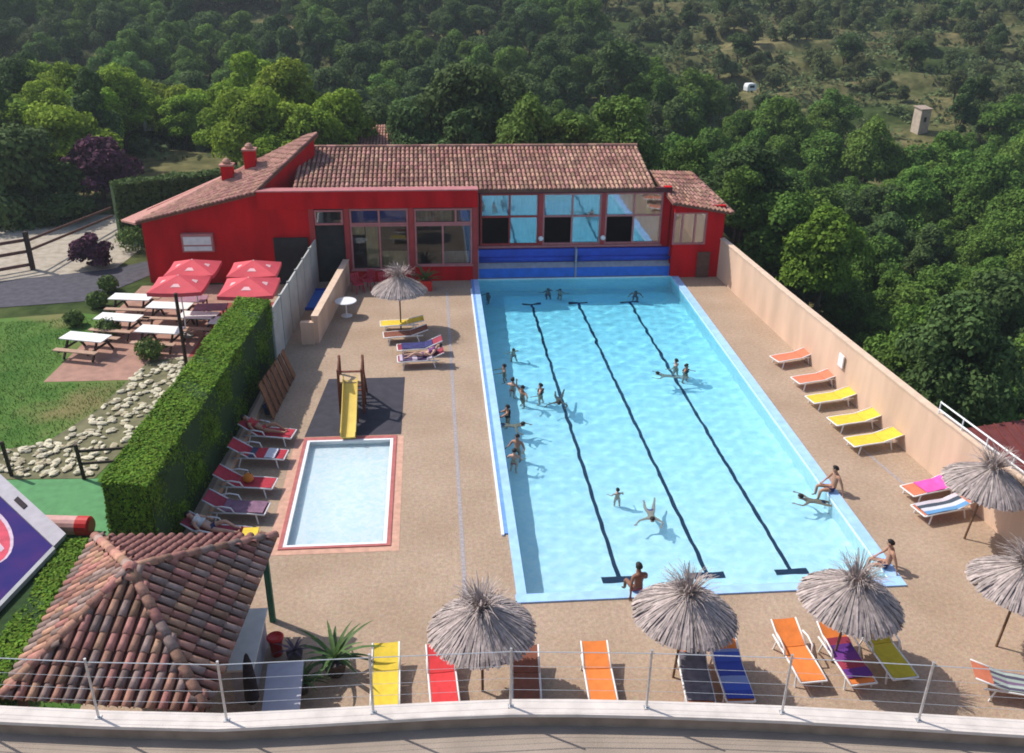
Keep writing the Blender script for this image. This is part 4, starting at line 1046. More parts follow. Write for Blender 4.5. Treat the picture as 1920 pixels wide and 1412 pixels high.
# joined single-mesh versions for far trees
def joined(me, tr, name):
    import bmesh
    bm = bmesh.new(); bm.from_mesh(me); n0 = len(bm.faces); bm.from_mesh(tr); bm.faces.ensure_lookup_table()
    for i in range(n0, len(bm.faces)): bm.faces[i].material_index = 1
    o = bpy.data.meshes.new(name); bm.to_mesh(o); bm.free(); o.materials.append(me.materials[0]); o.materials.append(bark); return o
NAMES = {'dark': 'oak_tree', 'mid': 'broadleaf_tree', 'light': 'acacia_tree', 'olive': 'scrub_bush', 'fresh': 'broadleaf_tree'}
TJ = {k: [joined(a, b, NAMES[k]) for a, b in v] for k, v in TP.items()}
KINDW = {'dark': 'dark green oak', 'mid': 'mid green broadleaf tree', 'light': 'bright yellow green tree', 'olive': 'olive green scrub bush', 'fresh': 'fresh green tree'}
placed = []; ncount = {}
def zone(x, y):
    d = math.hypot(x-CAM[0], y-CAM[1])
    if d > 112: return 'high on the wooded hillside' 
    if x > 13.5 and y < 48: return 'in the wood just beyond the peach wall'
    if x < -9 and y < 62: return 'in the row behind the red wing'
    return 'on the lower slope behind the buildings'
def put_tree(kind, x, y, s, sz=1.0, label=None, part=None, z=None, idx=None):
    zz = H(x, y) if z is None else z
    i = rng.randrange(len(TP[kind])) if idx is None else idx
    d = math.hypot(x-CAM[0], y-CAM[1])
    zn = zone(x, y)
    lab = label or '%s %s' % (KINDW[kind], zn)
    zn += [', left part', ', middle part', ', right part'][int(min(2, max(0, P(x, y, zz)[0]//640)))]; lab = label or '%s %s' % (KINDW[kind], zn)
    grp = '%s, %s' % ({'dark': 'dark green oaks', 'mid': 'mid green broadleaf trees', 'light': 'bright yellow green trees', 'olive': 'olive green scrub bushes', 'fresh': 'fresh green trees'}[kind], zn)
    part = (d < 75) if part is None else part
    rz = rng.uniform(0, 6.28)
    if part:
        o = thing(NAMES[kind], lab, 'bush' if kind == 'olive' else 'tree', (x, y, zz-.15), rz, None if label else grp)
        link('crown', TP[kind][i][0], o); link('trunk', TP[kind][i][1], o)
    else:
        o = link(NAMES[kind], TJ[kind][i], None, (x, y, zz-.15), rz); tag(o, lab, 'bush' if kind == 'olive' else 'tree', None if label else grp)
    o.scale = (s, s*rng.uniform(.9, 1.1), s*sz)
    placed.append((x, y, 2.2*s)); ncount[kind] = ncount.get(kind, 0)+1
    return o
# single trees that stand out
def tree_at(px, py, ytop, kind, dist_y, s, sz, label, idx=0):
    """crown centre at pixel, at plan distance dist_y along Y"""
    c_ = GY(px, py, dist_y); hh = {'dark': 3.9, 'mid': 3.8, 'light': 3.5, 'olive': 2.1, 'fresh': 3.5}[kind]*s*sz
    return put_tree(kind, c_.x, c_.y, s, sz, label, True, c_.z-hh, idx)
tree_at(1548, 460, 0, 'fresh', 29, 1.1, 1.0, 'rounded bright green tree standing out beyond the peach wall', 0)
tree_at(895, 225, 0, 'dark', 46, 1.75, 1.15, 'big dark round tree rising behind the middle of the long tiled roof', 0)
tree_at(1170, 250, 0, 'mid', 43, 1.25, .95, 'mid green tree rising behind the right end of the long tiled roof', 1)
tree_at(195, 232, 0, 'light', 58, 1.45, .95, 'wide yellow green tree behind the purple plum tree', 0)
tree_at(400, 225, 0, 'light', 60, 1.4, 1.0, 'yellow green tree above the chimneys of the red wing', 1)
tree_at(620, 232, 0, 'light', 56, 1.1, .85, 'yellow green tree left of the small pinkish roof', 2)
tree_at(60, 245, 0, 'light', 60, 1.1, .9, 'yellow green tree at the left edge above the dark trees', 2)
tree_at(45, 350, 0, 'dark', 38, 1.6, 1.05, 'big dark tree at the left edge above the gravel drive', 1)
tree_at(120, 400, 0, 'dark', 37, .9, .8, 'smaller dark tree left of the purple plum tree', 2)
q, nr = crown_pts(77, 2.3, 3.6, 24, 5200, 1.4)
c_ = GY(182, 318, 40); pt = thing('plum_tree', 'dark purple leaved plum tree left of the red wing', 'tree', (c_.x, c_.y, c_.z-3.3)); pt.scale = (1.15, 1.15, 1.05)
link('crown', quads_mesh('crown', leaf_cloud(q, nr, .15, 77, 1.0, .45), LEAF['plum']), pt); mb = MB(); mb.tube([(0, 0, -.5), (.1, 0, 1.5), (0, .1, 3.5)], [.16, .12, .03], 8); build(mb, 'trunk', bark, pt, smooth=True)
placed.append((c_.x, c_.y, 2.4))
pb = thing('purple_shrub', 'purple leaved shrub at the corner of the gravel drive', 'shrub', tuple(G(180, 500)))
q, nr = crown_pts(78, 1.25, 1.7, 20, 4200, .0); link('foliage', quads_mesh('foliage', leaf_cloud(q, nr, .10, 78, 1.0, .45), LEAF['plum']), pb)
mb = MB(); mb.tube([(0, 0, 0), (.05, 0, 1.2)], [.05, .02], 6); build(mb, 'stem', bark, pb)
# dark hedge behind the red wing and roof
bhg = thing('rear_hedge', 'dark clipped hedge running behind the red wing and the long roof', 'hedge')
hq = [Vector((-19.8, 32.6, 0)), Vector((-12.0, 36.6, 0)), Vector((-2.5, 36.8, 0))]
PT = []; NR = []; core = MB()
for a, b in zip(hq, hq[1:]):
    e = b-a; nn = Vector((e.y, -e.x, 0)).normalized(); HHh = 3.3
    if nn.y > 0: nn = -nn
    core.beam(a+Vector((0, 0, HHh/2-.1)), b+Vector((0, 0, HHh/2-.1)), 1.0, HHh-.2)
    face_pts(a+nn*.6, e, (0, 0, HHh), int(e.length*420), nn); face_pts(a+nn*.6+Vector((0, 0, HHh)), e, -nn*1.2, int(e.length*200), (0, 0, 1))
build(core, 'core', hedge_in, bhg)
link('foliage', quads_mesh('foliage', leaf_cloud(np.concatenate(PT), np.concatenate(NR), .11, 6), LEAF['dark']), bhg)

# hillside and valley planting
def blocked(x, y):
    if -18.5 < x < 14.8 and y < 38.5: return True          # terrace and buildings
    if x < -9 and y < 42: return True                       # garden and drive
    if x < 16.2 and y < 32: return True
    if 16 < x < 26 and y < 12.5: return True                # neighbouring shed
    return False
keep = [(1490, 400, 1610, 520, 36), (1640, 185, 1750, 255, 200), (250, 195, 345, 232, 60), (1385, 140, 1430, 165, 95), (660, 225, 775, 268, 46)]
clear = []                                                   # clearings given in the picture, as plan discs
def clearing(px, py, r): 
    g = GT(px, py); clear.append((g.x, g.y, r)); return g
g_hut = clearing(1722, 250, 3.5); clearing(1660, 236, 3.0); clearing(420, 62, 9); clearing(1235, 205, 3); clearing(500, 75, 6)
cand = []
for k in range(26000):
    y = rng.uniform(2, 205); x = rng.uniform(-75, 110)
    cand.append((x, y))
nper = {'dark': 0, 'mid': 0, 'light': 0, 'olive': 0}
for x, y in cand:
    if blocked(x, y): continue
    d = math.hypot(x-CAM[0], y-CAM[1])
    px, py, zz = P(x, y, H(x, y)+3)
    if not (-110 < px < PW+110 and -75 < py < 1100): continue
    if any((x-a)**2+(y-b)**2 < r*r for a, b, r in clear): continue
    tx, ty, _ = P(x, y, H(x, y)+6.5)
    if any(d < (math.hypot(g_hut.x-CAM[0], g_hut.y-CAM[1])+1.5 if k_[4] == 200 else k_[4]+18) and k_[0]-65 < tx < k_[2]+65 and ty < k_[3]+8 and py > k_[1] for k_ in keep): continue
    terr = x > 24+.1*(100-y) and y > 84
    u = math.sin(x*.07+2)*math.sin(y*.05+1)+.6*math.sin(x*.19+y*.11)
    r_ = rng.random()
    if terr:
        if r_ < .30: continue
        kind = 'olive' if r_ < .9 else 'dark'; s = rng.uniform(.4, .95) if kind == 'olive' else rng.uniform(.6, .9); gap = 1.7
    elif y < 60 and x > 13:
        kind = 'mid' if r_ < .66 else 'dark'; s = rng.uniform(.75, 1.2); gap = 2.15
    elif d < 112:
        kind = ('light' if x < -5 and d < 95 and r_ < .75 else 'mid' if r_ < .5+.3*u else 'dark'); s = rng.uniform(.8, 1.35); gap = 2.3
        if x > 10 and r_ > .8: kind = 'olive'
    else:
        kind = 'dark' if r_ < .62+.2*u else ('mid' if r_ < .8 else 'olive'); s = rng.uniform(.8, 1.35); gap = 2.3
    rad = 2.3*s
    if any((x-a)**2+(y-b)**2 < (gap*.5*(s+c2/2.2))**2 for a, b, c2 in placed): continue
    if nper[kind] >= 285: continue
    nper[kind] += 1
    put_tree(kind, x, y, s, rng.uniform(.85, 1.2))
print('trees', ncount)

# low scrub that covers the slopes between the trees
rg = np.random.default_rng(21); n = 240000
q = np.stack([rg.uniform(-75, 115, n), rg.uniform(52, 205, n)], 1)
zz_ = hgt(q[:, 0], q[:, 1])
d_ = np.stack([q[:, 0], q[:, 1], zz_], 1)-CAM; dep = d_@AF; pxx = PW/2+FPX*(d_@AR)/dep; pyy = PH/2-FPX*(d_@AU)/dep
cl = np.sin(q[:, 0]*.9+2*np.sin(q[:, 1]*.31))*np.sin(q[:, 1]*.8+1.7*np.sin(q[:, 0]*.23))+.55*np.sin(q[:, 0]*.21+1)*np.sin(q[:, 1]*.17)
ok = (pxx > -60) & (pxx < PW+60) & (pyy > -60) & (pyy < 420) & (cl+rg.normal(0, .16, n) > .05)
for a, b, r in clear: ok &= (q[:, 0]-a)**2+(q[:, 1]-b)**2 > (r*.8)**2
q = q[ok]; zz_ = zz_[ok]; cl = cl[ok]; hh = rg.random(len(q))*np.clip(cl, .12, 1)*1.5
link('hillside_scrub', quads_mesh('hillside_scrub', leaf_cloud(np.stack([q[:, 0], q[:, 1], zz_+hh], 1), np.tile([[0, -.3, .9]], (len(q), 1)), .26, 33, 1.2, .5), LEAF['olive']), kind='stuff', label='low olive green scrub covering the hillside between the trees', category='scrub')
print('scrub', len(q))

# stone hut, caravans, small house among the trees
hut = thing('stone_hut', 'small pale stone hut with a tan roof in the clearing on the right', 'hut', tuple(g_hut), .25); hut.scale = (.8, .8, .78)
mb = MB(); mb.bb((-.85, -.8, -.5), (.85, .8, 3.4)); build(mb, 'wall', mat('pale_masonry', (.52, .42, .33), .9, .15, 2, .4, 8), hut)
mb = MB(); mb.add([(-1.0, -.95, 3.38), (1.0, -.95, 3.38), (1.0, .95, 3.65), (-1.0, .95, 3.65), (-1.0, -.95, 3.5), (1.0, -.95, 3.5), (1.0, .95, 3.77), (-1.0, .95, 3.77)], [(0, 3, 2, 1), (4, 5, 6, 7), (0, 1, 5, 4), (1, 2, 6, 5), (2, 3, 7, 6), (3, 0, 4, 7)]); build(mb, 'roof', mat('tan_slab', (.38, .29, .23), .9, .2, 3), hut)
mb = MB(); mb.bb((-.22, -.83, 1.6), (.22, -.8, 2.3)); build(mb, 'window', dark, hut)
sh = thing('small_house', 'small house with pinkish tiled roof seen over the left part of the long roof', 'house', tuple(GY(716, 262, 46)-Vector((0, 0, 3))))
mb = MB(); mb.bb((-1.7, -1.6, 0), (1.7, 1.6, 2.9)); build(mb, 'wall', mat('cream_masonry', (.5, .42, .34), .9), sh)
a, b, c2, d2 = (-1.95, -1.9, 2.85), (1.95, -1.9, 2.85), (1.5, 1.2, 3.75), (-1.5, 1.2, 3.75)
mb = MB(); mb.slab([a, b, c2, d2], .1); hr_ = build(mb, 'roof', tile_base, sh); mb = MB(); tiled_roof(mb, a, b, c2, d2, seed=14); build(mb, 'roof_tiles', pink_tile, hr_, kind='stuff')
van_m = mat('caravan_white', (.78, .78, .76), .4, .05, 3)
for k, (x, y, lb) in enumerate(((283, 218, 'left white caravan roof among the yellow green trees'), (322, 207, 'right white caravan roof among the yellow green trees'), (1408, 152, 'lone white caravan roof in the dark wood on the right'))):
    g = GY(x, y, 60 if k < 2 else 96)
    t = thing('caravan', lb, 'caravan', (g.x, g.y, g.z-1.3), .3); t.scale = (.42, .42, .42)
    mb = MB(); n = 8; prof = [(-1.6, .5), (-1.65, 1.6), (-1.4, 2.3), (-1.0, 2.5), (1.0, 2.5), (1.4, 2.3), (1.65, 1.6), (1.6, .5)]
    vs = [(x_, s_*1.0, z_) for s_ in (-1, 1) for x_, z_ in prof]; mb.add(vs, [tuple(range(n)), tuple(range(n, 2*n))[::-1]]+[(i, n+i, n+(i+1) % n, (i+1) % n) for i in range(n)]); build(mb, 'body', van_m, t)
    mb = MB(); mb.bb((-.8, -1.02, 1.3), (.8, -1.0, 2.0)); build(mb, 'window', dark, t)
    for s_ in (-1, 1):
        mb = MB(); mb.tube([(0, s_*.8, .3), (0, s_*.98, .3)], .3, 12); build(mb, 'wheel', dk, t)

# ------------------------------------------------------------------ thatched parasols
thatch = mat('thatch', (.40, .33, .305), .95, .25, 7, island=.24, hue=.01, spec=.1)
polem = mat('parasol_pole', (.17, .10, .06), .8, .25, 8)
def strip(mb, pts, side, w0, w1):
    n = len(pts); vs = []
    for i, p_ in enumerate(pts):
        w_ = w0+(w1-w0)*i/(n-1); vs += [p_-side*w_, p_+side*w_]
    mb.add(vs, [(2*i, 2*i+1, 2*i+3, 2*i+2) for i in range(n-1)])
def thatch_meshes(seed, R=1.22, zt=2.46, drop=.60):
    rg = random.Random(seed); mb = MB()
    prof = lambda r: zt-drop*(r/R)**1.25
    mb.lathe([(R*.97, prof(R*.97)-.05), (R*.75, prof(R*.75)-.03), (R*.45, prof(R*.45)-.03), (R*.1, prof(R*.1)-.03)], n=28)
    for L in range(3):
        for k in range(230):
            a = 2*math.pi*(k+rg.random())/230; d = Vector((math.cos(a), math.sin(a), 0)); s = Vector((-d.y, d.x, 0))
            r0 = R*rg.uniform(.04, .35)+R*.18*(2-L); r1 = R*(rg.uniform(.97, 1.02) if L == 0 else rg.uniform(.55, 1.0)); off = .012*L+rg.uniform(0, .035)
            tw = rg.uniform(-.05, .05); pts = []
            for i in range(5):
                r = r0+(r1-r0)*i/4; q = d*r+s*(tw*r); pts.append(Vector((q.x, q.y, prof(r)+off-(.05 if i == 4 else 0))))
            strip(mb, pts, (s+Vector((0, 0, rg.uniform(-.18, .18)))).normalized(), .012, rg.uniform(.014, .032))
    me1 = mb.mesh('thatch_canopy', thatch)
    mb = MB()
    for k in range(210):
        a = rg.uniform(0, 6.283); d = Vector((math.cos(a), math.sin(a), 0)); s = Vector((-d.y, d.x, 0)); l = rg.uniform(.45, .85); t = rg.uniform(.05, 1.05); pts = []
        for i in range(5):
            u = i/4; ang = t+u*u*rg.uniform(.1, .5); q = d*(.05+l*u*math.sin(ang)); pts.append(Vector((q.x, q.y, zt-.06+l*u*math.cos(ang))))
        strip(mb, pts, s, .016, .005)
    mb.lathe([(.14, zt-.06), (.10, zt+.05), (.085, zt+.09), (.1, zt+.14)], n=12)
    return me1, mb.mesh('thatch_tuft', thatch)
pm = MB(); pm.tube([(0, 0, 0), (0, 0, 2.45)], .032, 8); pole_me = pm.mesh('pole', polem)
pm = MB()
for k in range(8):
    a = k*math.pi/4; pm.tube([(0, 0, 1.55), (math.cos(a)*.75, math.sin(a)*.75, 2.1)], .012, 5); pm.tube([(0, 0, 2.4), (math.cos(a)*1.22, math.sin(a)*1.22, 1.86)], .012, 5)
rib_me = pm.mesh('ribs', polem)
TH = [thatch_meshes(1), thatch_meshes(2), thatch_meshes(3)]
def parasol(px, py, tilt, label, k):
    b = G(px, py); t = thing('thatched_parasol', label, 'parasol', tuple(b), rng.uniform(0, 6), 'thatched straw parasols round the pool')
    t.rotation_euler = (tilt[0], tilt[1], 0.0)
    c1_ = link('thatch_canopy', TH[k][0], t); c2_ = link('thatch_tuft', TH[k][1], t); link('pole', pole_me, t); link('ribs', rib_me, t)
    rz = rng.uniform(0, 6); c1_.rotation_euler = (0, 0, rz); c2_.rotation_euler = (0, 0, rz)
parasol(905, 1296, (.02, -.01), 'straw parasol nearest the yellow and red loungers by the railing', 0)
parasol(1262, 1270, (.0, .06), 'straw parasol shading the blue towelled lounger by the railing', 1)
parasol(1560, 1242, (.02, .07), 'straw parasol shading the lounger with purple towel by the railing', 2)
parasol(1808, 1010, (.03, .10), 'straw parasol beside the pink towel close to the peach wall', 0)
parasol(1868, 1212, (.0, .08), 'straw parasol at the right edge of the picture above the open deck', 1)
parasol(752, 618, (.0, .0), 'straw parasol over the yellow lounger at the far end of the deck', 2)

# ------------------------------------------------------------------ sun loungers and towels
FAB = {
 'yellow': mat('fabric_yellow', (.72, .52, .05), .8, .1, 6, .15, 60), 'red': mat('fabric_red', (.66, .045, .05), .8, .1, 6, .15, 60),
 'orange': mat('fabric_orange', (.74, .21, .045), .8, .1, 6, .15, 60), 'brown': mat('fabric_brown', (.22, .075, .045), .8, .15, 6, .15, 60),
 'salmon': mat('fabric_salmon', (.64, .20, .11), .8, .1, 6, .15, 60), 'olive': mat('fabric_olive', (.55, .43, .03), .8, .1, 6, .15, 60),
 'wine': mat('fabric_wine', (.30, .035, .06), .8, .15, 6, .15, 60), 'dred': mat('fabric_darkred', (.42, .03, .05), .8, .15, 6, .15, 60), 'navy': mat('fabric_navy', (.045, .045, .09), .85, .2, 6)}
lf = mat('lounger_plastic', (.78, .77, .76), .4, .05, 5)
def slab_strip(prof, hw, t, m, name, parent, wav=0.0, seed=0):
    """sheet following a profile of (y,z) points, width 2*hw, thickness t"""
    rg = random.Random(seed); mb = MB(); n = len(prof); nx_ = 5; vs = []
    for sgn in (1, 0):
        for i, (y, z) in enumerate(prof):
            for k in range(nx_+1):
                u = -1+2*k/nx_; vs.append((u*hw, y, z+(t if sgn else 0)+(-.012*(1-u*u) if not wav else wav*math.sin(3*u+i*1.3+seed))))
    m_ = nx_+1; N_ = n*m_; fs = []
    for i in range(n-1):
        for k in range(nx_):
            a = i*m_+k; fs.append((a, a+1, a+m_+1, a+m_)); fs.append((N_+a, N_+a+m_, N_+a+m_+1, N_+a+1))
        a = i*m_; fs.append((a, a+m_, N_+a+m_, N_+a)); a = i*m_+nx_; fs.append((a, N_+a, N_+a+m_, a+m_))
    for i in (0, n-1):
        for k in range(nx_):
            a = i*m_+k; fs.append((a, N_+a, N_+a+1, a+1) if i == 0 else (a, a+1, N_+a+1, N_+a))
    mb.add(vs, fs); return build(mb, name, m, parent, smooth=False) if parent is not None else mb
def lounge_parts(col, back, arms):
    """meshes for one lounger; foot at -y, head at +y; back = backrest rise angle"""
    hy, hz = .18, .33; L = .76; ex, ez = hy+L*math.cos(back), hz+L*math.sin(back)
    out = []
    out.append(('seat', slab_strip([(-.95, hz-.01), (-.6, hz), (-.2, hz-.005), (hy-.01, hz)], .29, .022, None, '', None).mesh('seat', FAB[col])))
    out.append(('backrest', slab_strip([(hy+.01, hz+.004), (hy+L*.5*math.cos(back), hz+L*.5*math.sin(back)-.012), (ex, ez)], .29, .022, None, '', None).mesh('backrest', FAB[col])))
    for s in (-1, 1):
        mb = MB(); mb.tube([(s*.32, -.98, hz-.02), (s*.32, -.5, hz), (s*.32, hy, hz), (s*.32, hy+.5, hz-.01)], .026, 6); out.append(('side_rail', mb.mesh('side_rail', lf, True)))
        mb = MB(); mb.tube([(s*.315, hy, hz+.02), (s*.315, ex, ez+.02)], .022, 6); out.append(('back_rail', mb.mesh('back_rail', lf, True)))
        mb = MB(); mb.tube([(s*.32, -.72, hz), (s*.335, -.78, .0)], .024, 6); out.append(('leg', mb.mesh('leg', lf)))
        mb = MB(); mb.tube([(s*.32, .42, hz), (s*.335, .52, .0)], .024, 6); out.append(('leg', mb.mesh('leg', lf)))
        if arms:
            mb = MB(); mb.tube([(s*.33, -.1, hz), (s*.36, -.02, hz+.2), (s*.36, .25, hz+.24), (s*.34, .5, hz+.2)], .024, 6); out.append(('armrest', mb.mesh('armrest', lf, True)))
    mb = MB(); mb.tube([(-.32, -.98, hz-.02), (.32, -.98, hz-.02)], .024, 6); out.append(('cross_bar', mb.mesh('cross_bar', lf)))
    mb = MB(); mb.tube([(-.32, .3, hz-.03), (.32, .3, hz-.03)], .018, 6); out.append(('cross_bar', mb.mesh('cross_bar', lf)))
    return out
LC = {}
def lounger(head, foot, col, label, group, back=.45, arms=False, z=.35):
    a = G(*head, z); b = G(*foot, z); c_ = (a+b)/2; d = a-b; rz = math.atan2(-d.x, d.y)
    key = (col, round(back, 2), arms)
    if key not in LC: LC[key] = lounge_parts(col, back, arms)
    t = thing('sun_lounger', label, 'sun lounger', (c_.x, c_.y, 0), rz, group)
    for nm_, me_ in LC[key]: link(nm_, me_, t)
    t['back'] = back
    return t
def towel(lg, m, y0, y1, label, hw=.31, seed=1, on='towel'):
    back = lg['back']; hy, hz = .18, .33; pr = []
    n = 9
    for i in range(n):
        y = y0+(y1-y0)*i/(n-1)
        if y <= hy: z = hz
        else:
            y2 = hy+(y-hy)*math.cos(back); z = hz+(y-hy)*math.sin(back); y = y2
        pr.append((y, z+.034))
    mb = slab_strip(pr, hw, .014, None, '', None, wav=.008, seed=seed); o = build(mb, on, m)
    o.location = lg.location; o.rotation_euler = lg.rotation_euler
    return tag(o, label, 'towel')
def stripe_mat(name, cols, sc=3.0, axis=0):
    m = bpy.data.materials.new(name); m.use_nodes = True; N = m.node_tree.nodes; L = m.node_tree.links; bs = N['Principled BSDF']; bs.inputs['Roughness'].default_value = .9
    tc = N.new('ShaderNodeTexCoord'); sp = N.new('ShaderNodeSeparateXYZ'); L.new(tc.outputs['Object'], sp.inputs[0])
    ma = N.new('ShaderNodeMath'); ma.operation = 'MULTIPLY'; ma.inputs[1].default_value = sc; L.new(sp.outputs[axis], ma.inputs[0])
    fr = N.new('ShaderNodeMath'); fr.operation = 'FRACT'; L.new(ma.outputs[0], fr.inputs[0])
    rp = N.new('ShaderNodeValToRGB'); rp.color_ramp.interpolation = 'CONSTANT'; e = rp.color_ramp.elements
    e[0].color = (*cols[0], 1); e[1].position = 1/len(cols); e[1].color = (*cols[1], 1)
    for i in range(2, len(cols)): q = e.new(i/len(cols)); q.color = (*cols[i], 1)
    L.new(fr.outputs[0], rp.inputs[0]); L.new(rp.outputs[0], bs.inputs['Base Color']); return m
g1_ = 'sun loungers along the road railing'
lounger((724, 1232), (722, 1305), 'yellow', 'yellow lounger leftmost in the row along the railing', g1_, .25)
lounger((826, 1236), (834, 1308), 'red', 'red lounger left of the first straw parasol by the railing', g1_, .3)
lounger((985, 1236), (988, 1310), 'brown', 'dark brown lounger in the shade of the first straw parasol', g1_, .25)
lounger((1116, 1228), (1130, 1302), 'orange', 'orange lounger standing alone in the sun between two straw parasols', g1_, .25)
l1 = lounger((1294, 1222), (1312, 1302), 'orange', 'orange lounger under the grey towel by the railing', g1_, .35)
l2 = lounger((1354, 1212), (1386, 1302), 'orange', 'orange lounger under the blue towel by the railing', g1_, .35)
lounger((1468, 1178), (1522, 1268), 'orange', 'orange lounger turned aslant with white armrests near the railing', g1_, .35, True)
l3 = lounger((1555, 1186), (1612, 1268), 'orange', 'orange lounger with purple towel under the third straw parasol', g1_, .4, True)
lounger((1628, 1176), (1690, 1258), 'olive', 'yellow lounger half shaded by the third straw parasol', g1_, .4, True)
l4 = lounger((1845, 1272), (1955, 1290), 'salmon', 'lounger with pink backrest and striped towel cut by the right edge', g1_, .3)
towel(l1, mat('towel_grey', (.13, .12, .14), .9, .3, 5), -.9, .55, 'dark grey towel spread over the shaded lounger', seed=2)
towel(l2, stripe_mat('towel_blue', [(.03, .06, .35), (.05, .10, .45), (.22, .28, .5), (.03, .05, .3)], 1.1, 1), -.93, .55, 'bright blue striped towel spread over the lounger', seed=3)
towel(l3, stripe_mat('towel_purple', [(.10, .02, .20), (.30, .03, .06), (.16, .03, .22)], 1.3, 1), -.8, .45, 'purple and red towel on the lounger under the parasol', seed=4)
towel(l4, stripe_mat('towel_sage', [(.30, .36, .32), (.07, .06, .10), (.36, .42, .38), (.16, .10, .18)], 2.6, 0), -.95, .5, 'sage and dark striped towel on the lounger at the right edge', seed=5)
g2_ = 'sun loungers along the peach wall'
for h, f, c_, lb in (((1527, 660), (1452, 672), 'salmon', 'orange lounger farthest along the peach wall'), ((1572, 701), (1492, 712), 'salmon', 'second orange lounger along the peach wall, next to the yellow ones'),
                     ((1603, 737), (1520, 748), 'yellow', 'yellow lounger beside the orange ones along the peach wall'), ((1650, 777), (1560, 789), 'yellow', 'middle one of three yellow loungers along the peach wall'), ((1686, 815), (1592, 828), 'yellow', 'nearest of three yellow loungers along the peach wall')):
    lounger(h, f, c_, lb, g2_, .22)
l5 = lounger((1790, 902), (1708, 918), 'salmon', 'lounger under the bright pink towel by the peach wall', g2_, .3)
l6 = lounger((1822, 938), (1722, 956), 'salmon', 'lounger under the white and blue striped towel by the peach wall', g2_, .3)
towel(l5, mat('towel_pink', (.80, .10, .42), .9, .15, 5), -.5, .6, 'bright pink towel spread over a lounger', seed=6)
towel(l6, stripe_mat('towel_white_blue', [(.6, .62, .68), (.12, .30, .55), (.55, .5, .55), (.05, .07, .10)], 1.6, 0), -.9, .6, 'white and blue striped towel beside the pink towel', seed=7)
g3_ = 'sun loungers in the shade of the hedge'
l7 = lounger((452, 806), (545, 812), 'dred', 'red lounger farthest back in the shaded row by the hedge', g3_, .55, True)
l8 = lounger((430, 848), (532, 851), 'dred', 'red lounger with white and blue towel, second in the shaded row', g3_, .55, True)
l9 = lounger((402, 900), (512, 905), 'dred', 'red lounger with orange bag in the shaded row by the hedge', g3_, .55, True)
l10 = lounger((385, 948), (495, 952), 'wine', 'wine red lounger with mauve towel in the shaded row', g3_, .55, True)
l11 = lounger((355, 992), (450, 998), 'wine', 'wine red lounger nearest the gazebo roof in the shaded row', g3_, .55, True)
towel(l8, stripe_mat('towel_whiteblue2', [(.05, .06, .12), (.6, .6, .66), (.5, .03, .05)], 1.0, 1), -.7, .2, 'white and dark towel on the second shaded lounger', seed=8)
towel(l10, mat('towel_mauve', (.22, .12, .18), .9, .25, 5), -.93, .3, 'mauve towel spread on a shaded lounger', seed=9)
bg = thing('orange_bag', 'orange beach bag lying on a red lounger in the shaded row', 'bag', (l9.location.x+.15, l9.location.y, .37))
mb = MB(); mb.lathe([(.13, 0), (.17, .05), (.16, .16), (.09, .24), (.03, .26)], n=12); build(mb, 'body', mat('bag_orange', (.6, .2, .03), .8, .15, 6), bg, smooth=True)
mb = MB(); mb.tube([(-.1, 0, .2), (-.06, 0, .33), (.06, 0, .33), (.1, 0, .2)], .01, 6); build(mb, 'handle', dk, bg)
g4_ = 'sun loungers at the far end of the deck'
lounger((798, 602), (712, 606), 'yellow', 'pale yellow lounger under the far straw parasol', g4_, .2)
l12 = lounger((802, 622), (722, 627), 'brown', 'brown lounger between the yellow lounger and the purple towels', g4_, .3)
l13 = lounger((826, 646), (752, 650), 'wine', 'lounger with navy towel near the far straw parasol', g4_, .4)
l14 = lounger((832, 668), (750, 672), 'wine', 'lounger with purple and white towel, nearest of the far group', g4_, .4)
towel(l13, mat('towel_navy', (.04, .04, .14), .9, .3, 5), -.8, .5, 'navy towel on a lounger of the far group', seed=10)
towel(l14, stripe_mat('towel_purplewhite', [(.12, .07, .16), (.5, .42, .5), (.08, .05, .12)], 1.7, 1), -.9, .5, 'purple and white towel on the nearest far lounger', seed=11)
# small yellow stool, blue bucket, white table, red chairs, planter
yt = thing('yellow_stool', 'small yellow plastic stool beside the gazebo roof edge', 'stool', tuple(G(470, 1003, .3)-Vector((0, 0, .3))))
mb = MB(); mb.bb((-.22, -.2, .38), (.22, .2, .42)); build(mb, 'seat', FAB['yellow'], yt)
for sx in (-.18, .18):
    for sy in (-.16, .16): mb = MB(); mb.beam((sx*1.15, sy*1.15, 0), (sx, sy, .38), .05, .05); build(mb, 'leg', FAB['yellow'], yt)
bk = thing('blue_bucket', 'small blue bucket on the shaded deck behind the lounger row', 'bucket', tuple(G(503, 775)))
mb = MB(); mb.lathe([(.13, 0), (.17, .3), (.19, .31), (.16, .28), (.12, .03)], n=14); build(mb, 'body', mat('bucket_blue', (.06, .11, .22), .5), bk, smooth=True)
mb = MB(); mb.tube([(-.17, 0, .3), (-.1, 0, .44), (.1, 0, .44), (.17, 0, .3)], .008, 5); build(mb, 'handle', galv, bk)
wt = thing('round_white_table', 'round white garden table beside the low peach wall', 'table', tuple(G(650, 592)))
mb = MB(); mb.lathe([(.48, .70), (.5, .72), (.48, .74)], n=24); build(mb, 'top', wm, wt)
mb = MB(); mb.tube([(0, 0, .05), (0, 0, .7)], .035, 8); build(mb, 'column', wm, wt)
mb = MB(); mb.lathe([(.26, 0), (.25, .03), (.05, .07)], n=16); build(mb, 'foot', wm, wt)
rp_ = mat('red_chair_plastic', (.40, .03, .06), .5, .15, 5)
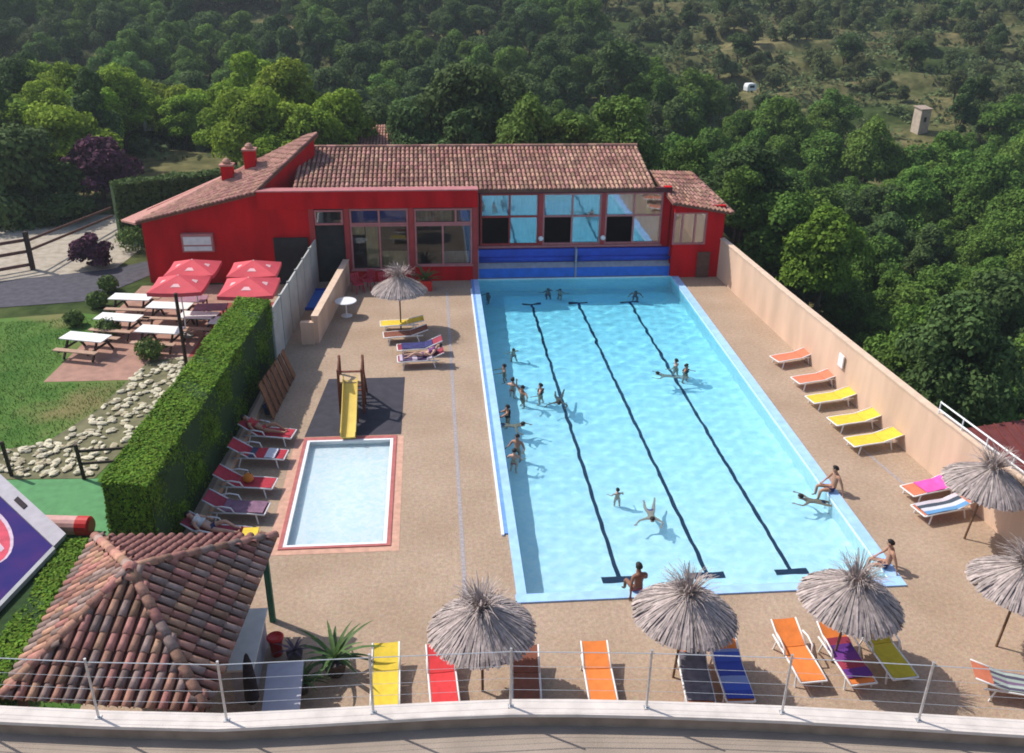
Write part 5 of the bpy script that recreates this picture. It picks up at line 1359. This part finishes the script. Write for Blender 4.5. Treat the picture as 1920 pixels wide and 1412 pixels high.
def chair(px, py, rz, label):
    t = thing('red_garden_chair', label, 'chair', tuple(G(px, py)), rz, 'red garden chairs by the pool house')
    mb = MB(); mb.bb((-.23, -.22, .42), (.23, .22, .46)); build(mb, 'seat', rp_, t)
    for k in range(4): mb = MB(); mb.beam((-.18+.12*k, .22, .46), (-.18+.12*k, .30, .88), .07, .02, up=(0, 1, 0)); build(mb, 'back_slat', rp_, t)
    mb = MB(); mb.beam((-.23, .30, .88), (.23, .30, .88), .03, .06); build(mb, 'top_rail', rp_, t)
    for sx in (-.2, .2):
        for sy in (-.19, .2): mb = MB(); mb.beam((sx*1.1, sy*1.1, 0), (sx, sy, .42), .04, .04); build(mb, 'leg', rp_, t)
        mb = MB(); mb.beam((sx*1.15, -.2, .64), (sx*1.15, .25, .66), .05, .03); build(mb, 'armrest', rp_, t)
for x, y, r_, lb in ((672, 548, .6, 'red garden chair leftmost by the pool house window'), (692, 542, -.5, 'red garden chair second from left by the pool house'), (722, 546, .4, 'red garden chair between window and straw parasol'), (735, 538, 2.6, 'red garden chair farthest right behind the straw parasol')):
    chair(x, y, r_, lb)
pl_ = thing('red_planter', 'red box planter with a leafy plant against the pool house front', 'planter', tuple(G(797, 543)))
mb = MB(); mb.prism([(-.35, -.25), (.35, -.25), (.35, .25), (-.35, .25)], 0, .5); build(mb, 'box', mat('red_plastic', (0, 0, 0)), pl_)
link('leaves', rosette('leaves', 26, 1.0, .07, 41, leafg, (.05, .9)), pl_, (0, 0, .45))

# ------------------------------------------------------------------ slide on its dark mat
sheet('rubber_mat', [(-6.85, 9.05), (-3.52, 9.05), (-3.48, 13.7), (-6.45, 13.7)], .009, mat('rubber_mat', (.045, .042, .055), .85, .2, 3, .2, 30))
sl = thing('water_slide', 'yellow slide with brown wooden tower running into the paddling pool', 'slide', (-5.32, 11.2, 0))
brw = mat('slide_wood', (.17, .055, .03), .7, .25, 6); yel = mat('slide_yellow', (.75, .55, .12), .4, .08, 3)
for sx in (-.42, .42):
    for y, h in ((.25, 2.0), (-.45, 1.75)):
        mb = MB(); mb.beam((sx, y, 0), (sx, y, h), .09, .09); build(mb, 'post', brw, sl)
    mb = MB(); mb.beam((sx, -.45, 1.7), (sx, .25, 1.95), .05, .12); build(mb, 'hand_rail', brw, sl)
    mb = MB(); mb.beam((sx*1.0, .25, 1.45), (sx*1.05, 1.15, .05), .06, .10); lad = build(mb, 'ladder_side', brw, sl)
    mb = MB(); mb.bb((sx-.02, -.42, .75), (sx+.02, .22, 1.25)); build(mb, 'side_panel', brw, sl)
for k in range(5):
    u = (k+.5)/5; mb = MB(); mb.beam((-.42, .25+.9*u, 1.45-1.4*u), (.42, .25+.9*u, 1.45-1.4*u), .1, .04); build(mb, 'rung', brw, sl)
mb = MB(); mb.bb((-.42, -.45, 1.2), (.42, .25, 1.26)); build(mb, 'platform', mat('pale_plank', (.5, .36, .22), .8, .2, 5), sl)
def chute(t): 
    y = -.35-2.15*t; z = 1.28-1.17*t+.10*math.sin(math.pi*t)*-1
    if t > .88: z = max(z, .13)
    return y, z
mb = MB(); n = 14; sec = [(-.27, .2), (-.24, .2), (-.22, .02), (0, 0), (.22, .02), (.24, .2), (.27, .2), (.25, -.03), (0, -.05), (-.25, -.03)]
vs = []
for i in range(n+1):
    y, z = chute(i/n); vs += [(a, y, z+b) for a, b in sec]
m_ = len(sec); fs = [(i*m_+k, i*m_+(k+1) % m_, (i+1)*m_+(k+1) % m_, (i+1)*m_+k) for i in range(n) for k in range(m_)]
fs += [tuple(range(m_))[::-1], tuple(range(n*m_, (n+1)*m_))]
mb.add(vs, fs); build(mb, 'chute', yel, sl, smooth=False)
for sx in (-.2, .2):
    mb = MB(); mb.beam((sx, -2.35, -.3), (sx, -2.35, .12), .05, .05); build(mb, 'foot', galv, sl)
for sx in (-.25, .25):
    mb = MB(); mb.beam((sx, -1.2, .0), (sx, -1.2, .66), .06, .06); build(mb, 'strut', brw, sl)

# ------------------------------------------------------------------ people
skin_m = [mat('skin_tan', (.42, .22, .14), .6, .08, 5, spec=.3), mat('skin_fair', (.56, .33, .24), .6, .08, 5, spec=.3), mat('skin_brown', (.22, .10, .06), .6, .1, 5, spec=.3)]
hair_m = [mat('hair_dark', (.02, .014, .012), .6, .3, 10), mat('hair_brown', (.08, .045, .025), .6, .3, 10)]
eye_m = mat('eye_dark', (.02, .015, .012), .2)
def skin_grow(name, V, E, Rr, m, sub=1):
    me = bpy.data.meshes.new(name); me.from_pydata([tuple(v) for v in V], E, [])
    o = bpy.data.objects.new(name, me); COL.objects.link(o)
    md = o.modifiers.new('s', 'SKIN'); md.use_smooth_shade = True; md.branch_smoothing = .4
    for i, r in enumerate(Rr):
        sv = me.skin_vertices[0].data[i]; sv.radius = (r, r) if not isinstance(r, tuple) else r; sv.use_root = (i == 0)
    ss = o.modifiers.new('u', 'SUBSURF'); ss.levels = sub; ss.render_levels = sub
    dg = bpy.context.evaluated_depsgraph_get(); out = bpy.data.meshes.new_from_object(o.evaluated_get(dg))
    bpy.data.objects.remove(o); out.name = name; out.materials.clear(); out.materials.append(m)
    out.polygons.foreach_set('use_smooth', [True]*len(out.polygons)); return out
def vv(*a): return Vector(a)
def pose(kind):
    """joints of a 1.72 m figure facing +y; sides as (left, right)"""
    J = {}
    if kind in ('stand', 'wave', 'reach'):
        J.update(pelvis=vv(0, 0, .93), spine=vv(0, .01, 1.12), chest=vv(0, .0, 1.32), neck=vv(0, .0, 1.47), head=vv(0, .02, 1.6))
        arms = {'stand': [((.19, 0, 1.41), (.31, .03, 1.2), (.38, .22, 1.12))]*2, 'wave': [((.19, 0, 1.41), (.36, .05, 1.3), (.5, .2, 1.2)), ((.19, 0, 1.42), (.34, .05, 1.62), (.3, .1, 1.86))],
                'reach': [((.18, .03, 1.41), (.24, .26, 1.3), (.2, .5, 1.22)), ((.18, .03, 1.41), (.26, .24, 1.28), (.24, .48, 1.2))]}[kind]
        legs = [((.1, 0, .88), (.12, .05, .48), (.12, .0, .08), (.13, .14, .03)), ((.1, 0, .88), (.11, -.03, .48), (.12, -.1, .08), (.13, .04, .03))]
    elif kind == 'swim':      # prone at the surface, head to +y, z = 0 the water level
        J.update(pelvis=vv(0, -.42, -.16), spine=vv(0, -.22, -.13), chest=vv(0, 0, -.08), neck=vv(0, .15, -.02), head=vv(0, .27, .07))
        arms = [((.19, .05, -.09), (.36, .22, -.12), (.3, .46, -.10)), ((.19, .05, -.09), (.4, .12, -.15), (.52, .32, -.16))]
        legs = [((.1, -.47, -.17), (.14, -.86, -.22), (.2, -1.22, -.18), (.22, -1.38, -.2)), ((.1, -.47, -.17), (.16, -.82, -.3), (.16, -1.18, -.36), (.17, -1.33, -.42))]
    elif kind == 'sit':       # sitting on an edge at z = 0, legs hanging towards +y
        J.update(pelvis=vv(0, 0, .11), spine=vv(0, -.03, .3), chest=vv(0, -.04, .5), neck=vv(0, -.01, .65), head=vv(0, .03, .78))
        arms = [((.19, -.04, .59), (.28, -.14, .34), (.30, -.2, .08)), ((.19, -.04, .59), (.27, .06, .36), (.2, .26, .24))]
        legs = [((.1, .04, .1), (.13, .46, .12), (.13, .5, -.28), (.14, .62, -.34)), ((.1, .04, .1), (.17, .45, .12), (.18, .46, -.28), (.19, .58, -.34))]
    else:                     # lying on a lounger, head to +y, z = 0 the seat surface
        J.update(pelvis=vv(0, .12, .12), spine=vv(0, .3, .18), chest=vv(0, .47, .29), neck=vv(0, .6, .38), head=vv(0, .7, .47))
        arms = [((.19, .52, .34), (.29, .3, .16), (.27, .08, .12)), ((.19, .52, .34), (.32, .34, .2), (.2, .16, .26))]
        legs = [((.1, .08, .1), (.12, -.34, .1), (.13, -.74, .07), (.14, -.8, .17)), ((.1, .08, .1), (.13, -.28, .26), (.13, -.6, .06), (.14, -.74, .05))]
    J['arms'] = arms; J['legs'] = legs; return J
def figure(kind, sk, slim=1.0):
    J = pose(kind); V = []; E = []; Rr = []
    def av(p_, r, parent=None):
        V.append(Vector(p_)); Rr.append(r); i = len(V)-1
        if parent is not None: E.append((parent, i))
        return i
    up = (J['head']-J['neck']).normalized(); ax = (J['neck']-J['pelvis']).normalized()
    fw = Vector((0, 1, 0)) if kind in ('stand', 'wave', 'reach', 'sit') else (Vector((0, .6, -.5)).normalized() if kind == 'swim' else Vector((0, -.55, .83)))
    if kind == 'swim': up = Vector((0, .45, .9)).normalized(); fw = Vector((0, .9, -.3)).normalized()
    s = slim
    pe = av(J['pelvis'], (.135*s, .105*s)); sp = av(J['spine'], (.118*s, .092*s), pe); ch = av(J['chest'], (.145*s, .105*s), sp); ne = av(J['neck'], .055, ch)
    hc = J['head']; h0 = av(hc-up*.05, (.062, .07), ne); h1 = av(hc+up*.03, (.078, .09), h0); h2 = av(hc+up*.10, (.06, .068), h1)
    av(hc+fw*.098-up*.01, .014, h0)                                            # nose
    right = fw.cross(up).normalized()
    for sg in (-1, 1): av(hc+right*.085*sg, .014, h1)                          # ears
    for sg, arm, leg in ((-1, J['arms'][0], J['legs'][0]), (1, J['arms'][1], J['legs'][1])):
        m = lambda q: Vector((q[0]*sg, q[1], q[2]))
        sh = av(m(arm[0]), .058*s, ch); el = av(m(arm[1]), .040*s, sh); wr = av(m(arm[2]), .027, el)
        d = (m(arm[2])-m(arm[1])).normalized(); pa = av(m(arm[2])+d*.07, (.034, .02), wr)
        sd_ = d.cross(Vector((0, 0, 1))); sd_ = sd_.normalized() if sd_.length > .1 else Vector((1, 0, 0)); cur = Vector((0, 0, -.35))
        for k, fl_ in enumerate((.062, .075, .07, .055)):
            o_ = sd_*(.030*(k-1.5)/1.5); f1 = av(m(arm[2])+d*(.07+fl_*.5)+o_*1.15, .009, pa); av(m(arm[2])+d*(.07+fl_)+o_*1.3+cur*.03, .008, f1)
        t1 = av(m(arm[2])+d*.06-sd_*.05*sg, .010, wr); av(m(arm[2])+d*.10-sd_*.06*sg, .009, t1)
        hp_ = av(m(leg[0]), (.085*s, .09*s), pe); kn = av(m(leg[1]), .058*s, hp_); an = av(m(leg[2]), .036, kn); av(m(leg[3]), (.038, .024), an)
    body = skin_grow('body', V, E, Rr, sk)
    # swim shorts: pelvis and upper thighs, a little larger than the body
    V2 = [J['pelvis']-ax*.02, J['pelvis']+ax*.08]; E2 = [(0, 1)]; R2 = [(.150*s, .122*s), (.138*s, .110*s)]
    for sg, leg in ((-1, J['legs'][0]), (1, J['legs'][1])):
        m = lambda q: Vector((q[0]*sg, q[1], q[2])); a = m(leg[0]); b = m(leg[1])
        V2 += [a, a.lerp(b, .42)]; n = len(V2); E2 += [(0, n-2), (n-2, n-1)]; R2 += [.100*s, .090*s]
    shorts = (V2, E2, R2)
    # bikini / shirt top
    top = ([J['chest']-ax*.02, J['chest']+ax*.05, J['spine'].lerp(J['chest'], .55)], [(0, 1), (0, 2)], [(.158*s, .118*s), (.14*s, .10*s), (.140*s, .108*s)])
    # hair cap
    mb = MB(); n = 12; rows = 6; vs = []
    for i in range(rows+1):
        ph = (math.pi*.60)*i/rows
        for k in range(n):
            th = 2*math.pi*k/n; q = right*(math.sin(ph)*math.cos(th)*.098)+fw*(math.sin(ph)*math.sin(th)*.108-.018)+up*(math.cos(ph)*.105+.045)
            if math.sin(th) > .35 and ph > 1.05: q = q*.72
            vs.append(hc+q)
    mb.add(vs, [(i*n+k, i*n+(k+1) % n, (i+1)*n+(k+1) % n, (i+1)*n+k) for i in range(rows) for k in range(n)])
    eyes = [hc+right*.032*sg+fw*.088+up*.025 for sg in (-1, 1)]
    return dict(body=body, shorts=shorts, top=top, hair=mb, eyes=eyes)
FIG = {}
SUIT = {k: mat('suit_'+k, c_, .7, .15, 8) for k, c_ in dict(navy=(.02, .03, .10), red=(.45, .03, .04), black=(.015, .015, .018), teal=(.03, .2, .22), white=(.6, .6, .6), purple=(.14, .04, .18)).items()}
CACHE = {}
def person(kind, loc, rz, label, sk=0, suit='navy', hair=0, top=None, scale=1.0, group=None):
    key = (kind, sk)
    if key not in FIG: FIG[key] = figure(kind, skin_m[sk])
    f = FIG[key]; t = thing('person', label, 'person', loc, rz, group); t.scale = (scale,)*3
    link('body', f['body'], t)
    k2 = (kind, 'sh', suit)
    if k2 not in CACHE: CACHE[k2] = skin_grow('swim_shorts', *f['shorts'], SUIT[suit])
    link('swim_shorts', CACHE[k2], t)
    k3 = (kind, 'hair', hair)
    if k3 not in CACHE: CACHE[k3] = f['hair'].mesh('hair', hair_m[hair], True)
    link('hair', CACHE[k3], t)
    k5 = (kind, 'eye')
    if k5 not in CACHE:
        mb = MB()
        for q in f['eyes']: mb.lathe([(.002, -.011), (.009, -.006), (.011, 0), (.009, .006), (.002, .011)], q, 6)
        CACHE[k5] = mb.mesh('eyes', eye_m, True)
    link('eyes', CACHE[k5], t)
    if top:
        k4 = (kind, 'top', top)
        if k4 not in CACHE: CACHE[k4] = skin_grow('swim_top', *f['top'], SUIT[top])
        link('swim_top', CACHE[k4], t)
    for ch in t.children: ch.cycles.is_caustics_receiver = True
    return t
def swimmer(px, py, kind, rz, label, scale=1.0, **k):
    scale *= .9
    p_ = G(px, py, wz)
    z = wz-.04 if kind == 'swim' else fz(p_.y)+.01
    return person(kind, (p_.x, p_.y, z), rz, label, scale=scale, **k)
sw = [(963, 655, 'stand', .4, 'child standing in the water near the left pool edge, farthest from the camera', .9, dict(sk=1)),
 (946, 694, 'reach', 1.6, 'bather holding the left pool edge behind the group of three', 1.0, dict(sk=0, suit='black')),
 (961, 722, 'stand', -.6, 'bather on the left of the group of three near the left pool edge', 1.0, dict(sk=1, suit='red')),
 (980, 738, 'wave', 2.2, 'bather in the middle of the group of three, arm raised', 1.0, dict(sk=0)),
 (1014, 734, 'stand', 1.2, 'bather on the right of the group of three, near the first lane line', 1.0, dict(sk=1, suit='black', top='black')),
 (1048, 752, 'swim', 3.0, 'swimmer on the first lane line beside the group of three', 1.0, dict(sk=2)),
 (952, 778, 'reach', 1.5, 'bather standing against the left pool edge in front of the swimmer', 1.0, dict(sk=0, suit='black', top='black')),
 (968, 796, 'swim', -1.9, 'swimmer setting off from the left pool edge', 1.0, dict(sk=0)),
 (970, 838, 'stand', 2.6, 'farther one of two bathers at the left pool edge, nearest pair', 1.0, dict(sk=0)),
 (964, 860, 'stand', -.3, 'nearer one of two bathers at the left pool edge, nearest pair', .9, dict(sk=1, suit='red')),
 (1268, 684, 'stand', .9, 'left one of the close pair standing near the third lane line', 1.0, dict(sk=1)),
 (1286, 694, 'stand', -2.2, 'right one of the close pair standing near the third lane line', 1.0, dict(sk=0, suit='black', top='black')),
 (1243, 702, 'swim', 1.5, 'swimmer crossing the third lane line beside the standing pair', .9, dict(sk=1)),
 (1158, 925, 'stand', .2, 'bather standing alone between the first two lane lines', .72, dict(sk=1, suit='white')),
 (1222, 968, 'swim', 3.0, 'swimmer floating alone near the second lane line', 1.0, dict(sk=1, suit='purple')),
 (1516, 935, 'swim', 1.35, 'swimmer beside the person sitting on the right pool edge', 1.0, dict(sk=0)),
 (915, 548, 'stand', 2.0, 'bather in the shaded far left corner of the pool', 1.0, dict(sk=2, suit='black')),
 (1028, 540, 'stand', .5, 'left bather of the pair at the far end of the pool', 1.0, dict(sk=2)),
 (1050, 541, 'stand', -.8, 'right bather of the pair at the far end of the pool', 1.0, dict(sk=1, suit='black')),
 (1192, 545, 'stand', 3.0, 'bather alone in the shade at the far right end of the pool', 1.0, dict(sk=2))]
for px, py, kd, rz, lb, s_, kw in sw: swimmer(px, py, kd, rz, lb, s_, **kw)
p_ = G(1560, 920, .05); person('sit', (10.17, p_.y, .052), 1.57, 'person sitting on the right pool edge with legs in the water', 0, 'navy')
p_ = G(1192, 1100, .05); person('sit', (p_.x, -.12, .05), .25, 'tanned person sitting on the near pool edge left of a straw parasol', 2, 'red')
p_ = G(1652, 1068, .05); person('sit', (10.12, p_.y+.1, .052), 1.3, 'person sitting at the near right corner of the pool', 0, 'navy')
def on_lounger(lg, label, **k):
    return person('lie', (lg.location.x, lg.location.y, .36), lg.rotation_euler[2], label, **k)
on_lounger(l7, 'person lying on the farthest red lounger by the hedge', sk=0, suit='red', top='red')
on_lounger(l11, 'person lying on the lounger nearest the gazebo roof', sk=1, suit='navy', top='white')
on_lounger(l14, 'person lying on the purple and white towel by the far parasol', sk=1, suit='purple', top='purple')

# ------------------------------------------------------------------ grass on the lawn
rg = np.random.default_rng(12); n = 60000
gp = np.stack([rg.uniform(-24, -10.6, n), rg.uniform(-4, 21, n), np.zeros(n)], 1)
ok = ~((gp[:, 0] > -18) & (gp[:, 1] > 3.1) & (gp[:, 1] < 7)) & ~((gp[:, 0] > -17.5) & (gp[:, 1] > 13.9)) & (gp[:, 1] < 19.6+.1*(gp[:, 0]+30)) & ~((gp[:, 0] > -15.7-.0*gp[:, 1]) & (gp[:, 1] > 6.9) & (gp[:, 0] > np.interp(gp[:, 1], [6.9, 8.6, 9.2, 11.5, 15.9], [-17.6, -17.5, -15.6, -14.6, -13.9])))
ok &= ~((gp[:, 0] > -17.6) & (gp[:, 1] > 6.9) & (gp[:, 1] < 8.7))
gp = gp[ok]; n = len(gp); a = rg.uniform(0, 6.28, n); hh = rg.uniform(.03, .085, n); wd = rg.uniform(.008, .018, n); ln = rg.normal(0, .03, (n, 2))
v = np.empty((n, 4, 3)); dx = np.cos(a)*wd; dy = np.sin(a)*wd
for k, (sg, up_) in enumerate(((-1, 0), (1, 0), (.3, 1), (-.3, 1))):
    v[:, k, 0] = gp[:, 0]+sg*dx+up_*ln[:, 0]; v[:, k, 1] = gp[:, 1]+sg*dy+up_*ln[:, 1]; v[:, k, 2] = -.014+up_*hh
gr = link('lawn_grass', quads_mesh('lawn_grass', v.reshape(-1, 3), mat('grass_blade', (.09, .17, .03), .85, .3, .6, island=.3, transl=.2, spec=.1)), kind='stuff')
gr['label'] = 'short green grass on the garden lawn'; gr['category'] = 'grass'
# ------------------------------------------------------------------ summer haze
HAZE = .00042
mb = MB(); mb.bb((-139.5, -79.5, -13), (189.5, 239.5, 46)); hz = build(mb, 'haze', bpy.data.materials.new('haze'), kind='stuff')
hm = hz.data.materials[0]; hm.use_nodes = True; N = hm.node_tree.nodes; N.remove(N['Principled BSDF'])
pv_ = N.new('ShaderNodeVolumePrincipled'); pv_.inputs['Color'].default_value = (.82, .90, 1, 1); pv_.inputs['Density'].default_value = HAZE; pv_.inputs['Anisotropy'].default_value = .3
hm.node_tree.links.new(pv_.outputs[0], N['Material Output'].inputs['Volume'])
